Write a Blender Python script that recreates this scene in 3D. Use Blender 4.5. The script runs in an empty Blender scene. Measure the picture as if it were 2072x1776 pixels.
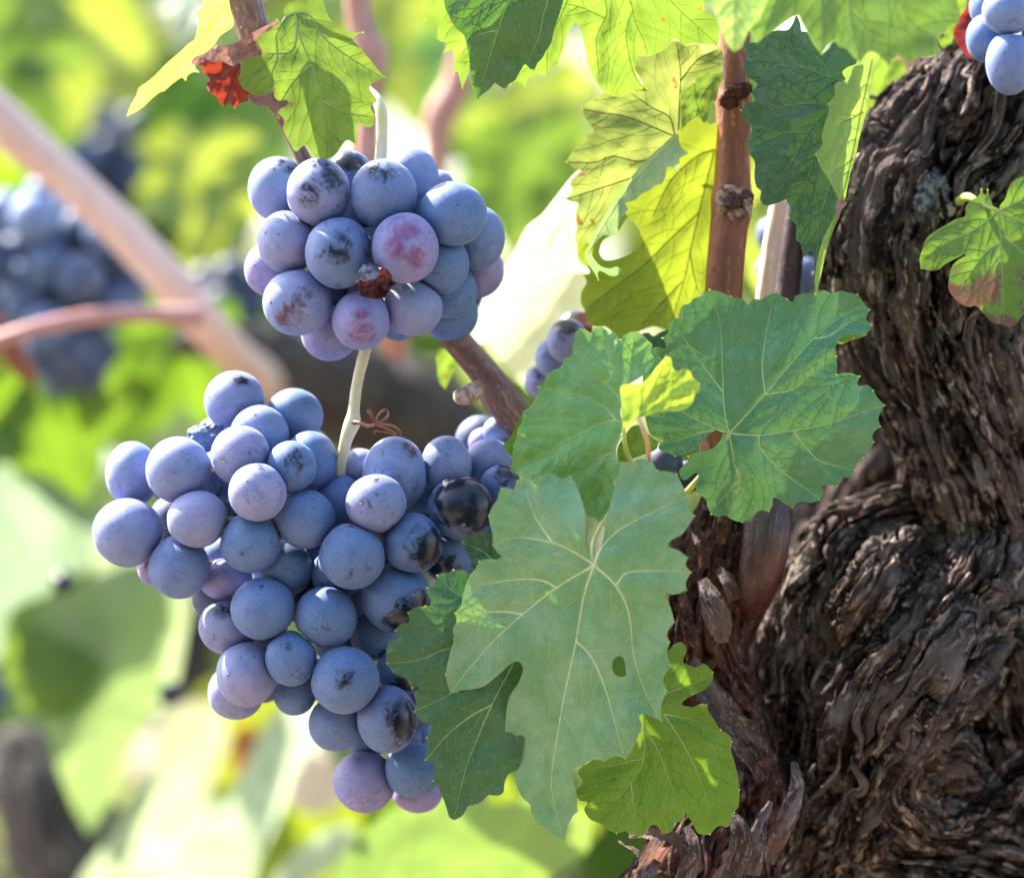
import bpy, math, random
import numpy as np
from mathutils import Vector
from mathutils.geometry import delaunay_2d_cdt

random.seed(7); rng = np.random.default_rng(7)
S = bpy.context.scene
COL = S.collection
# ---------------------------------------------------------------- camera, sky, sun, exposure
K = 0.12e-3          # metres per reference pixel (2072 px wide) in the plane of focus
DIST = 1.2           # camera to the plane d = 0
H = 0.62             # height of the picture centre above the soil
FOCUS = -0.008
cam_d = bpy.data.cameras.new("camera"); cam = bpy.data.objects.new("camera", cam_d); COL.objects.link(cam)
cam.location = (0, -DIST, H); cam.rotation_euler = (math.radians(90), 0, 0)
cam_d.sensor_width = 36; cam_d.lens = 36 * DIST / (2072 * K)
cam_d.clip_start = 0.05; cam_d.clip_end = 400
cam_d.dof.use_dof = True; cam_d.dof.focus_distance = DIST + FOCUS; cam_d.dof.aperture_fstop = 8.4
S.camera = cam

sun_dir = Vector((-0.55, 0.42, 0.74)).normalized()      # towards the sun: left, behind the vine, high
elev = math.asin(sun_dir.z); azim = math.atan2(sun_dir.x, sun_dir.y)
w = bpy.data.worlds.new("World"); S.world = w; w.use_nodes = True
nt = w.node_tree; bg = nt.nodes['Background']
sky = nt.nodes.new('ShaderNodeTexSky'); sky.sky_type = 'NISHITA'; sky.sun_disc = False
sky.sun_elevation = elev; sky.sun_rotation = azim; sky.air_density = 1.0; sky.dust_density = 2.5
nt.links.new(sky.outputs[0], bg.inputs[0]); bg.inputs[1].default_value = 0.15
sd = bpy.data.lights.new("sun", 'SUN'); sd.energy = 5.0; sd.angle = math.radians(0.5); sd.color = (1.0, 0.93, 0.82)
so = bpy.data.objects.new("sun", sd); COL.objects.link(so)
so.rotation_euler = sun_dir.to_track_quat('Z', 'Y').to_euler(); so.location = (-2, 2, 3)
S.view_settings.view_transform = 'Standard'; S.view_settings.look = 'None'
S.view_settings.exposure = 2.3; S.view_settings.gamma = 1.0
S.cycles.max_bounces = 8; S.cycles.transparent_max_bounces = 8

# ---------------------------------------------------------------- coordinates
def U(x, y, d):
    s = (DIST + d) / DIST
    return Vector(((x - 1036) * K * s, d, H + (888 - y) * K * s))
def UA(x, y, d):
    x = np.asarray(x, float); y = np.asarray(y, float); d = np.asarray(d, float) + 0 * x
    s = (DIST + d) / DIST
    return np.stack([(x - 1036) * K * s, d, H + (888 - y) * K * s], -1)
FR = {'F1': (0, 0, .6757), 'F2': (1300, 0, .6757), 'F3': (2440, 0, .6757), 'F4': (200, 1300, .6757), 'F5': (1000, 2000, .6757),
      'F6': (1500, 1000, .917), 'F7': (2440, 2091, .6757), 'F8': (2440, 1000, .6757), 'G1': (850, 500, .5309),
      'G2': (0, 2091, .6757), 'G3': (1600, 1600, .9009), 'D': (0, 0, 1.8533)}
def T(fr, p):
    x0, y0, s = FR[fr]
    return ((x0 + p[0] * s) / 1.8533, (y0 + p[1] * s) / 1.8533)
def TS(fr): return FR[fr][2] / 1.8533

# ---------------------------------------------------------------- noise
def _h(ix, iy, iz):
    n = (ix.astype(np.int64) * 374761393 + iy.astype(np.int64) * 668265263 + iz.astype(np.int64) * 2147483647 // 7) & 0xffffffff
    n = ((n ^ (n >> 13)) * 1274126177) & 0xffffffff
    return ((n ^ (n >> 16)) & 0xffffff) / float(0xffffff)
def vnoise(x, y, z):
    x, y, z = np.broadcast_arrays(np.asarray(x, float), np.asarray(y, float), np.asarray(z, float))
    fx, fy, fz = np.floor(x), np.floor(y), np.floor(z)
    ux, uy, uz = x - fx, y - fy, z - fz
    ux, uy, uz = [t * t * t * (t * (t * 6 - 15) + 10) for t in (ux, uy, uz)]
    ix, iy, iz = fx.astype(np.int64), fy.astype(np.int64), fz.astype(np.int64)
    r = 0
    for a in (0, 1):
        for b in (0, 1):
            for c in (0, 1):
                r = r + _h(ix + a, iy + b, iz + c) * (ux if a else 1 - ux) * (uy if b else 1 - uy) * (uz if c else 1 - uz)
    return r * 2 - 1
def fbm(x, y, z, o=4, g=.5):
    r = 0; a = 1; t = 0
    for i in range(o):
        r = r + a * vnoise(x * 2 ** i + 17 * i, y * 2 ** i + 5 * i, z * 2 ** i); t += a; a *= g
    return r / t

# ---------------------------------------------------------------- objects
def thing(name, label, cat, loc, group=None):
    o = bpy.data.objects.new(name, None); COL.objects.link(o); o.location = loc; o.empty_display_size = .01
    o['label'] = label; o['category'] = cat
    group = group or {'leaf': 'vine leaves near the bunches', 'vine cane': 'vine canes', 'grape bunch': 'grape bunches', 'grapevine': 'grapevine trunks'}.get(cat)
    if group: o['group'] = group
    return o
def tag(o, label, cat, group=None):
    o['label'] = label; o['category'] = cat
    if group: o['group'] = group
    return o
def mesh_obj(name, V, F, mats, parent=None, loc=None, fm=None, attrs=None, uv=None, smooth=True):
    V = np.asarray(V, float)
    org = np.array(parent_loc(parent)) if parent is not None else np.array(loc if loc is not None else V.mean(0))
    me = bpy.data.meshes.new(name)
    me.from_pydata((V - org).tolist(), [], [tuple(int(i) for i in f) for f in F]); me.update()
    if not isinstance(mats, (list, tuple)): mats = [mats]
    for m in mats: me.materials.append(m)
    if fm is not None: me.polygons.foreach_set('material_index', np.asarray(fm, np.int32))
    if smooth: me.polygons.foreach_set('use_smooth', np.ones(len(me.polygons), bool))
    for k, a in (attrs or {}).items():
        a = np.asarray(a, np.float32)
        if a.ndim == 1:
            at = me.attributes.new(k, 'FLOAT', 'POINT'); at.data.foreach_set('value', a)
        else:
            at = me.attributes.new(k, 'FLOAT_VECTOR', 'POINT'); at.data.foreach_set('vector', a.ravel())
    o = bpy.data.objects.new(name, me); COL.objects.link(o)
    if parent is not None: o.parent = parent
    else: o.location = org
    return o
def parent_loc(p):
    l = Vector(p.location); q = p.parent
    while q: l += q.location; q = q.parent
    return tuple(l)

# ---------------------------------------------------------------- node helpers
class N:
    def __init__(s, name):
        s.m = bpy.data.materials.new(name); s.m.use_nodes = True; s.t = s.m.node_tree
        for n in list(s.t.nodes): s.t.nodes.remove(n)
        s.out = s.t.nodes.new('ShaderNodeOutputMaterial')
    def n(s, typ, ins=None, **kw):
        d = s.t.nodes.new('ShaderNode' + typ)
        for k, v in kw.items(): setattr(d, k, v)
        for k, v in (ins or {}).items(): s.set(d, k, v)
        return d
    def set(s, d, k, v):
        i = d.inputs[k]
        if hasattr(v, 'is_output'): s.t.links.new(v, i)
        elif isinstance(v, bpy.types.Node): s.t.links.new(v.outputs[0], i)
        else:
            if isinstance(v, (tuple, list)) and len(v) == 3 and i.type == 'RGBA': v = (*v, 1)
            i.default_value = v
    def attr(s, name): return s.n('Attribute', attribute_name=name)
    def noise(s, vec, scale, detail=3, rough=.55, dist=0):
        return s.n('TexNoise', {'Vector': vec, 'Scale': scale, 'Detail': detail, 'Roughness': rough, 'Distortion': dist})
    def ramp(s, fac, a, b, c0=0., c1=1.):
        return s.n('MapRange', {'Value': fac, 'From Min': a, 'From Max': b, 'To Min': c0, 'To Max': c1}, interpolation_type='SMOOTHSTEP').outputs[0]
    def mix(s, f, a, b):
        d = s.n('Mix', data_type='RGBA'); s.set(d, 0, f); s.set(d, 6, a); s.set(d, 7, b); return d.outputs[2]
    def math(s, op, a, b=0., clamp=False):
        d = s.n('Math', operation=op, use_clamp=clamp); s.set(d, 0, a); s.set(d, 1, b); return d.outputs[0]
    def bump(s, h, st, dist=.001, nrm=None):
        i = {'Height': h, 'Strength': st, 'Distance': dist}
        if nrm is not None: i['Normal'] = nrm
        return s.n('Bump', i)
    def done(s, sh): s.t.links.new(sh.outputs[0], s.out.inputs[0]); return s.m

MC = {}; VC = {}; TRV = {}
def leaf_mat(name, c1, c2, tcol, tr=.35, rough=.5, edge=(.35, .42, .03), edgew=.35, spot=None, spota=.0, spotscale=1.2, nscale=1.3, vein=True, dust=.25, spec=.5, spotmask=None):
    MC[name] = c1; TRV[name] = tr
    g = N(name)
    uv = g.attr('luv').outputs['Vector']; ed = g.attr('edge').outputs['Fac']; vn = g.attr('veind').outputs['Fac']
    n1 = g.noise(uv, nscale, 4, .6); f = g.ramp(n1, .38, .62)
    col = g.mix(f, c1, c2)
    # fine vein network
    vo = g.n('TexVoronoi', {'Vector': uv, 'Scale': 7.0}, feature='DISTANCE_TO_EDGE')
    vl = g.ramp(vo.outputs[0], 0.0, .09, 1, 0)
    vo2 = g.n('TexVoronoi', {'Vector': uv, 'Scale': 26.0}, feature='DISTANCE_TO_EDGE')
    vl2 = g.ramp(vo2.outputs[0], 0.0, .12, 1, 0)
    lite = tuple(min(1, c * 1.35 + .02) for c in c1)
    col = g.mix(g.math('MULTIPLY', vl, .28), col, lite)
    col = g.mix(g.math('MULTIPLY', vl2, .10), col, lite)
    # pale halo next to the main veins
    col = g.mix(g.math('MULTIPLY', g.ramp(vn, 0, .12, 1, 0), .25), col, tuple(min(1, c * 1.6 + .02) for c in c1))
    # dusty film
    nd = g.noise(uv, 9, 5, .7); du = g.math('MULTIPLY', g.ramp(nd, .52, .75), dust)
    col = g.mix(du, col, (.42, .48, .42))
    col = g.mix(g.math('MULTIPLY', g.ramp(ed, 0, edgew * .12, 1, 0), .8), col, edge)
    tc = g.mix(g.ramp(n1, .35, .65), tcol, tuple(c * .72 for c in tcol))
    if spot:
        ns = g.noise(uv, spotscale, 5, .65, .3); sm = g.ramp(ns, .66 - spota, .70 - spota)
        if spotmask: sm = g.math('MULTIPLY', sm, g.ramp(g.n('SeparateXYZ', {0: uv}).outputs[1], *spotmask))
        col = g.mix(sm, col, spot); tc = g.mix(sm, tc, tuple(c * .8 for c in spot))
    tc = g.mix(g.math('MULTIPLY', vl, .16), tc, tuple(c * .65 for c in tcol))
    h = g.math('ADD', g.math('MULTIPLY', vl, -.35), g.math('MULTIPLY', vl2, -.2))
    h = g.math('ADD', h, g.math('MULTIPLY', g.noise(uv, 4, 4, .6).outputs[0], .9))
    b = g.bump(h, .5, .0006)
    r = g.ramp(nd, .3, .8, rough - .06, rough + .12)
    p = g.n('BsdfPrincipled', {'Base Color': col, 'Roughness': r, 'Normal': b, 'Specular IOR Level': spec})
    t = g.n('BsdfTranslucent', {'Color': tc})
    mx = g.n('MixShader', {0: tr, 1: p.outputs[0], 2: t.outputs[0]})
    return g.done(mx)
def vein_mat(name, c, tr=.2):
    VC[name] = c
    g = N(name)
    p = g.n('BsdfPrincipled', {'Base Color': c, 'Roughness': .5}); t = g.n('BsdfTranslucent', {'Color': c})
    return g.done(g.n('MixShader', {0: tr, 1: p.outputs[0], 2: t.outputs[0]}))

def bark_mat(name, cols, bump=1.0, rough=.85, stretch=.12, spec=.25, fine=3.0):
    g = N(name)
    bc = g.attr('bco').outputs['Vector']
    mp = g.n('Mapping', {'Vector': bc, 'Scale': (1, 1, stretch)})
    wob = g.noise(bc, 1.1, 3)
    v = g.n('VectorMath', {0: mp, 1: g.n('VectorMath', {0: wob.outputs['Color'], 'Scale': .55}, operation='SCALE').outputs[0]}, operation='ADD').outputs[0]
    a = g.noise(v, fine, 6, .7); b = g.noise(v, fine * 3.3, 5, .7); c = g.noise(bc, 1.6, 4, .6); fl = g.noise(bc, 14, 4, .7)
    col = g.mix(g.ramp(a, .42, .62), cols[0], cols[1])
    col = g.mix(g.ramp(b, .52, .66), col, cols[2])
    col = g.mix(g.ramp(c, .5, .68), col, g.mix(g.ramp(a, .4, .6), cols[3], cols[1]))
    col = g.mix(g.math('MULTIPLY', g.ramp(fl, .62, .72), .6), col, cols[2])
    col = g.mix(g.ramp(g.noise(bc, 5.5, 3, .6), .71, .75), col, cols[4])
    h = g.math('ADD', g.math('MULTIPLY', a.outputs[0], 1.3), g.math('ADD', g.math('MULTIPLY', b.outputs[0], .8), g.math('MULTIPLY', fl.outputs[0], .35)))
    bp = g.bump(h, bump, .0022)
    return g.done(g.n('BsdfPrincipled', {'Base Color': col, 'Roughness': g.ramp(b, .3, .7, rough + .1, rough - .12), 'Normal': bp, 'Specular IOR Level': spec}))
def plain_mat(name, c, c2=None, rough=.6, scale=60, spec=.4, bump=.2):
    g = N(name); tc = g.n('TexCoord').outputs['Object']
    n = g.noise(tc, scale, 4, .6)
    col = g.mix(g.ramp(n, .4, .62), c, c2 or tuple(x * .7 for x in c))
    return g.done(g.n('BsdfPrincipled', {'Base Color': col, 'Roughness': rough, 'Specular IOR Level': spec, 'Normal': g.bump(n.outputs[0], bump, .002)}))

def grape_mat(name, skin, sheen=.16, pk=.95):
    g = N(name)
    oi = g.n('ObjectInfo'); base = oi.outputs['Color']; al = oi.outputs['Alpha']
    oc = g.n('TexCoord').outputs['Object']
    of = g.n('VectorMath', {0: (1, 1, 1), 'Scale': g.math('MULTIPLY', oi.outputs['Random'], 60)}, operation='SCALE').outputs[0]
    v = g.n('VectorMath', {0: g.attr('gco').outputs['Vector'], 1: of}, operation='ADD').outputs[0]
    n1 = g.noise(v, .9, 3, .5); n2 = g.noise(v, 1.5, 7, .72, .4)
    dark = g.n('VectorMath', {0: base, 1: (.55, .60, .74)}, operation='MULTIPLY').outputs[0]
    lil = g.n('VectorMath', {0: base, 1: (1.40, 1.12, 1.08)}, operation='MULTIPLY').outputs[0]
    col = g.mix(g.ramp(n1, .35, .68), base, lil)
    col = g.mix(g.math('MULTIPLY', g.ramp(g.noise(v, 2.2, 5, .65), .45, .7), .55), col, dark)
    # rubbed-off bloom: smudges, scratches, specks
    th = g.math('SUBTRACT', .78, g.math('MULTIPLY', al, .25))
    rub = g.math('MULTIPLY', g.ramp(g.math('SUBTRACT', n2.outputs[0], th), -.05, .10), .85)
    sc = g.n('Mapping', {'Vector': v, 'Scale': (1.0, 7.0, 2.2), 'Rotation': (.5, .9, .3)})
    ns = g.noise(sc, 1.6, 5, .75, 1.2)
    scr = g.math('MULTIPLY', g.ramp(ns, .605, .66), g.math('MULTIPLY', g.ramp(g.noise(v, 1.3, 2), .44, .56), .85))
    vs = g.n('TexVoronoi', {'Vector': v, 'Scale': 5.5}); sp = g.math('MULTIPLY', g.ramp(vs.outputs[0], .05, .11, 1, 0), .75)
    m = g.math('MAXIMUM', rub, g.math('MAXIMUM', scr, sp))
    pt = g.attr('patch').outputs['Fac']
    pz = g.math('ADD', g.math('MULTIPLY', g.math('SUBTRACT', g.noise(v, 2.2, 4, .65, .8).outputs[0], .5), 2.6), g.math('MULTIPLY', g.math('SUBTRACT', g.noise(v, 7, 6, .75).outputs[0], .5), .7))
    pe = g.math('MULTIPLY', g.ramp(g.math('ADD', pt, g.math('MULTIPLY', pz, g.ramp(pt, .0, .25))), .12, .85), pk)
    m = g.math('MAXIMUM', m, pe)
    col = g.mix(m, col, skin)
    grain = g.noise(v, 22, 3, .7)
    col = g.mix(g.math('MULTIPLY', g.math('MULTIPLY', g.ramp(grain, .45, .8), .16), g.math('SUBTRACT', 1., m)), col, (.75, .78, .88))
    r = g.ramp(m, .2, 1, .62, .16)
    p = g.n('BsdfPrincipled', {'Base Color': col, 'Roughness': r, 'Normal': g.bump(grain.outputs[0], .10, .0004),
            'Specular IOR Level': .45, 'Sheen Weight': g.ramp(m, 0, 1, sheen, 0), 'Sheen Roughness': .30, 'Sheen Tint': (.8, .88, 1, 1),
            'Subsurface Weight': .03, 'Subsurface Radius': (.5, .2, .35), 'Subsurface Scale': .002})
    return g.done(p)

# ---------------------------------------------------------------- geometry helpers
def catmull(P, n):
    P = np.asarray(P, float); m = len(P)
    if m == 2: P = np.array([P[0], P[0] * .5 + P[1] * .5, P[1]]); m = 3
    E = np.vstack([2 * P[0] - P[1], P, 2 * P[-1] - P[-2]])
    L = np.r_[0, np.cumsum(np.linalg.norm(np.diff(P[:, :3], axis=0), axis=1))]
    out = []
    for t in np.linspace(0, L[-1], n):
        i = min(np.searchsorted(L, t, side='right') - 1, m - 2); i = max(i, 0)
        u = (t - L[i]) / max(L[i + 1] - L[i], 1e-12)
        p0, p1, p2, p3 = E[i], E[i + 1], E[i + 2], E[i + 3]
        out.append(.5 * ((2 * p1) + (-p0 + p2) * u + (2 * p0 - 5 * p1 + 4 * p2 - p3) * u * u + (-p0 + 3 * p1 - 3 * p2 + p3) * u ** 3))
    return np.array(out)
def tube(path, nr=40, ns=16, disp=None, cap=True, ell=1.0):
    """path of (x px, y px, d m, r px). returns verts, faces, bco"""
    A = []
    for x, y, d, r in path:
        p = U(x, y, d); A.append((p.x, p.y, p.z, r * K * (DIST + d) / DIST))
    C = catmull(A, nr); P = C[:, :3]; R = C[:, 3]
    Tn = np.gradient(P, axis=0); Tn /= np.linalg.norm(Tn, axis=1)[:, None]
    n = np.array([0, -1, 0.]) - Tn[0] * (-Tn[0][1]); n /= np.linalg.norm(n) + 1e-9
    Nn = []
    for t in Tn:
        n = n - t * n.dot(t); n /= np.linalg.norm(n); Nn.append(n.copy())
    Nn = np.array(Nn); B = np.cross(Tn, Nn)
    L = np.r_[0, np.cumsum(np.linalg.norm(np.diff(P, axis=0), axis=1))]
    th = np.linspace(0, 2 * math.pi, ns, endpoint=False)
    TH, LL = np.meshgrid(th, L); RR = np.repeat(R[:, None], ns, 1)
    ct, st = np.cos(TH), np.sin(TH)
    rad = RR.copy()
    bco = np.stack([ct * RR, st * RR, LL], -1) / (100 * K)
    if disp is not None: rad = rad + disp(ct, st, LL / K, RR / K) * K
    V = P[:, None, :] + rad[..., None] * (ct[..., None] * Nn[:, None, :] * ell + st[..., None] * B[:, None, :])
    V = V.reshape(-1, 3); F = []
    i = np.arange(nr - 1)[:, None] * ns + np.arange(ns)[None]; j = np.arange(nr - 1)[:, None] * ns + (np.arange(ns)[None] + 1) % ns
    F = np.stack([i, i + ns, j + ns, j], -1).reshape(-1, 4).tolist()
    bc = bco.reshape(-1, 3)
    if cap:
        V = np.vstack([V, P[0] - Tn[0] * R[0] * .3, P[-1] + Tn[-1] * R[-1] * .3]); a = len(V) - 2; b = a + 1
        bc = np.vstack([bc, bc[0] * 0, [0, 0, L[-1] / (100 * K)]])
        F += [(a, k, (k + 1) % ns) for k in range(ns)]
        o = (nr - 1) * ns; F += [(b, o + (k + 1) % ns, o + k) for k in range(ns)]
    return V, F, bc
def join(parts):
    Vs, Fs, Bs, o = [], [], [], 0
    for V, F, B in parts:
        Vs.append(V); Bs.append(B); Fs += [tuple(i + o for i in f) for f in F]; o += len(V)
    return np.vstack(Vs), Fs, np.vstack(Bs)

def inpoly(px, py, poly):
    x = poly[:, 0]; y = poly[:, 1]; xj = np.roll(x, 1); yj = np.roll(y, 1)
    c = ((y[None] > py[:, None]) != (yj[None] > py[:, None])) & (px[:, None] < (xj - x)[None] * (py[:, None] - y[None]) / ((yj - y)[None] + 1e-12) + x[None])
    return c.sum(1) % 2 == 1
def segdist(px, py, A, B):
    """min distance of points to segments"""
    px = np.asarray(px, float); py = np.asarray(py, float); out = np.empty(len(px))
    D_ = B - A; L = (D_ ** 2).sum(1) + 1e-12
    for i in range(0, len(px), 1500):
        x = px[i:i + 1500, None] - A[None, :, 0]; y = py[i:i + 1500, None] - A[None, :, 1]
        t = np.clip((x * D_[:, 0] + y * D_[:, 1]) / L, 0, 1)
        out[i:i + 1500] = np.sqrt(((x - t * D_[:, 0]) ** 2 + (y - t * D_[:, 1]) ** 2).min(1))
    return out
def refine(pts, step=4.0, jit=.0):
    """closed outline; entries with a third value are sharp tips"""
    n = len(pts); P = np.array([p[:2] for p in pts], float); tip = [len(p) > 2 for p in pts]
    out = []; tips = []
    for i in range(n):
        p1, p2 = P[i], P[(i + 1) % n]; p0 = P[i - 1]; p3 = P[(i + 2) % n]
        if tip[i]: p0 = p1 - (p2 - p1) * .3; tips.append(p1)
        if tip[(i + 1) % n]: p3 = p2 + (p2 - p1) * .3
        L = np.linalg.norm(p2 - p1); m = max(1, int(L / step))
        # centripetal-ish: scale tangents by segment length
        t1 = (p2 - p0); t1 = t1 / (np.linalg.norm(t1) + 1e-9) * L * .9; t2 = (p3 - p1); t2 = t2 / (np.linalg.norm(t2) + 1e-9) * L * .9
        for k in range(m):
            u = k / m; h1 = 2 * u ** 3 - 3 * u * u + 1; h2 = u ** 3 - 2 * u * u + u; h3 = -2 * u ** 3 + 3 * u * u; h4 = u ** 3 - u * u
            out.append(h1 * p1 + h2 * t1 + h3 * p2 + h4 * t2)
    return np.array(out), tips

def blade(fr, outline, veins, d0, tilt=(0, 0), wave=4, cup=0, pucker=2.0, curl=0, seed=0, hole=None, auto=True, vw=1.7, spacing=None, extra=None, vside=1, third=True, pk2=.85):
    """returns V,F,fm,attrs. heights are px towards the camera."""
    pts = [(*T(fr, p), 1) if len(p) > 2 else T(fr, p) for p in outline]
    O, tips = refine(pts)
    area = abs(np.sum(O[:, 0] * np.roll(O[:, 1], 1) - O[:, 1] * np.roll(O[:, 0], 1))) / 2
    sp = spacing or max(5.0, math.sqrt(area / 4200))
    holes = []
    if hole: holes.append(refine([T(fr, p) for p in hole])[0])
    vs = [catmull(np.array([T(fr, p) for p in v]), max(6, int(8 * len(v)))) for v in veins]
    main = list(vs); mw = [1.0] * len(vs)
    r = random.Random(seed + 5)
    if auto and vs:
        kids = []
        for vi, v in enumerate(main):
            L = np.r_[0, np.cumsum(np.linalg.norm(np.diff(v, axis=0), axis=1))]
            A = np.vstack([m[:-1] for j, m in enumerate(main) if j != vi] or [v[:1] + 9999]); B = np.vstack([m[1:] for j, m in enumerate(main) if j != vi] or [v[:1] + 9999])
            s = r.uniform(14, 24); side = r.choice((-1, 1)); gap = max(21, L[-1] / 7.5)
            while s < L[-1] * .93:
                p = np.array([np.interp(s, L, v[:, 0]), np.interp(s, L, v[:, 1])]); q = np.array([np.interp(s + 6, L, v[:, 0]), np.interp(s + 6, L, v[:, 1])])
                t = (q - p) / (np.linalg.norm(q - p) + 1e-9)
                a = side * math.radians(r.uniform(42, 58)); bend = -side * math.radians(r.uniform(.8, 2.6))
                cur = [p]; dd = np.array([t[0] * math.cos(a) - t[1] * math.sin(a), t[0] * math.sin(a) + t[1] * math.cos(a)])
                for k in range(45):
                    nx = cur[-1] + dd * 5
                    wob = bend + math.radians(r.uniform(-5, 5)); dd = np.array([dd[0] * math.cos(wob) - dd[1] * math.sin(wob), dd[0] * math.sin(wob) + dd[1] * math.cos(wob)])
                    if not inpoly(nx[:1], nx[1:], O)[0] or any(inpoly(nx[:1], nx[1:], hl)[0] for hl in holes): break
                    if k > 1 and segdist(nx[:1], nx[1:], A, B)[0] < 7: break
                    cur.append(nx)
                if len(cur) > 3: kids.append(np.array(cur))
                side = -side; s += gap * r.uniform(.45, .75)
        # third order
        kk = []
        allv = main + kids
        for c in kids:
            if len(c) < 7 or not third: continue
            for i in range(3, len(c) - 2, 5):
                t = c[i + 1] - c[i]; t = t / (np.linalg.norm(t) + 1e-9); side = r.choice((-1, 1)); a = side * math.radians(r.uniform(50, 85))
                dd = np.array([t[0] * math.cos(a) - t[1] * math.sin(a), t[0] * math.sin(a) + t[1] * math.cos(a)]); cur = [c[i]]
                for k in range(r.randint(3, 7)):
                    nx = cur[-1] + dd * 4
                    wob = math.radians(r.uniform(-14, 14)); dd = np.array([dd[0] * math.cos(wob) - dd[1] * math.sin(wob), dd[0] * math.sin(wob) + dd[1] * math.cos(wob)])
                    if not inpoly(nx[:1], nx[1:], O)[0] or any(inpoly(nx[:1], nx[1:], hl)[0] for hl in holes): break
                    cur.append(nx)
                if len(cur) > 2: kk.append(np.array(cur))
        vs = main + kids + kk; mw = [1.0] * len(main) + [.55] * len(kids) + [.28] * len(kk)
    MA = np.vstack([m[:-1] for m in main]) if main else None; MB = np.vstack([m[1:] for m in main]) if main else None
    nk = len(vs) - 0
    second = [v for v, wv in zip(vs, mw) if wv == .55]
    second = [np.vstack([v[::3], v[-1:]]) for v in second]; SA = np.vstack([m[:-1] for m in second]) if second else None; SB = np.vstack([m[1:] for m in second]) if second else None
    cx, cy = O.mean(0); size = math.sqrt(area)
    EO = O; EB = np.roll(O, -1, 0)
    def hgt(x, y):
        h = tilt[0] * (x - cx) + tilt[1] * (y - cy)
        h = h + wave * fbm(x / size * 2.2 + seed * 3.1, y / size * 2.2, seed + .5, 3) * 2
        rr = ((x - cx) ** 2 + (y - cy) ** 2) / (size * .6) ** 2
        h = h - cup * rr
        if MA is not None: h = h + pucker * 2.2 * (1 - np.exp(-(segdist(x, y, MA, MB) / 14.) ** 2)) - pucker
        if SA is not None: h = h + pucker * pk2 * (1 - np.exp(-(segdist(x, y, SA, SB) / 7.) ** 2))
        if curl:
            ed = segdist(x, y, EO, EB); h = h - curl * np.exp(-ed / 16.)
        if extra is not None:
            h = h + extra(x, y)
        return h
    x0, y0 = O.min(0); x1, y1 = O.max(0)
    gx, gy = np.meshgrid(np.arange(x0, x1, sp), np.arange(y0, y1, sp * .87)); gx = gx + (np.arange(gx.shape[0])[:, None] % 2) * sp / 2
    gx = gx.ravel() + rng.uniform(-.2, .2, gx.size) * sp; gy = gy.ravel() + rng.uniform(-.2, .2, gy.size) * sp
    k = inpoly(gx, gy, O); gx, gy = gx[k], gy[k]
    k = segdist(gx, gy, EO, EB) > sp * .45; gx, gy = gx[k], gy[k]
    loops = [O]; verts = [tuple(p) for p in O]; edges = []
    faces = [list(range(len(O)))]
    for hl in holes:
        o = len(verts); verts += [tuple(p) for p in hl]; edges += [(o + i, o + (i + 1) % len(hl)) for i in range(len(hl))]
        k = ~inpoly(gx, gy, hl); gx, gy = gx[k], gy[k]
    if MA is not None:
        vp = np.vstack(main); kv = inpoly(vp[:, 0], vp[:, 1], O); vp = vp[kv]
        if len(vp):
            k = np.array([np.min(np.hypot(vp[:, 0] - a, vp[:, 1] - b)) > sp * .4 for a, b in zip(gx, gy)]) if len(gx) else np.zeros(0, bool)
            gx, gy = gx[k], gy[k]
            verts += [tuple(p) for p in vp]
    verts += list(zip(gx.tolist(), gy.tolist()))
    res = delaunay_2d_cdt([Vector((float(a), float(b))) for a, b in verts], edges, faces, 1, 1e-4)
    X = np.array([[v.x, v.y] for v in res[0]]); F = [tuple(f) for f in res[2]]
    C = np.array([X[list(f)].mean(0) for f in F])
    keep = inpoly(C[:, 0], C[:, 1], O)
    for hl in holes: keep &= ~inpoly(C[:, 0], C[:, 1], hl)
    F = [f for f, q in zip(F, keep) if q]
    hx = hgt(X[:, 0], X[:, 1])
    Hh = [hx]; XY = [X]; fm = [0] * len(F)
    ed = segdist(X[:, 0], X[:, 1], EO, EB) / 30.
    for hl in holes: ed = np.minimum(ed, segdist(X[:, 0], X[:, 1], hl, np.roll(hl, -1, 0)) / 30)
    vd = (segdist(X[:, 0], X[:, 1], MA, MB) / 100.) if MA is not None else np.full(len(X), 1.)
    att_e = [ed]; att_v = [vd]; o = len(X)
    qs, off, es, vz = [], [], [], []
    for v, wv in zip(vs, mw):
        n = len(v)
        if n < 2: continue
        t = np.gradient(v, axis=0); t /= np.linalg.norm(t, axis=1)[:, None] + 1e-9; nn = np.stack([-t[:, 1], t[:, 0]], 1)
        wd = vw * max(wv, .36) * np.linspace(1.25, .35, n) * (1 if third or wv == 1. else .30)
        for sgn, hh in ((-1, -.6), (0, 1.5 * max(wv, .5)), (1, -.6)):
            q = v + nn * (wd * sgn)[:, None]; qs.append(q); off.append(np.full(n, hh * vside * min(1., .4 + wv)))
        for i in range(n - 1):
            for s_ in (0, 1):
                a = o + s_ * n + i; F.append((a, a + 1, a + n + 1, a + n)); fm.append(1 if wv == 1. else 3 if wv == .55 else 4)
        o += 3 * n
    if qs:
        q = np.vstack(qs); XY.append(q); Hh.append(hgt(q[:, 0], q[:, 1]) + np.concatenate(off)); att_e.append(np.full(len(q), 9.)); att_v.append(np.zeros(len(q)))
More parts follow.
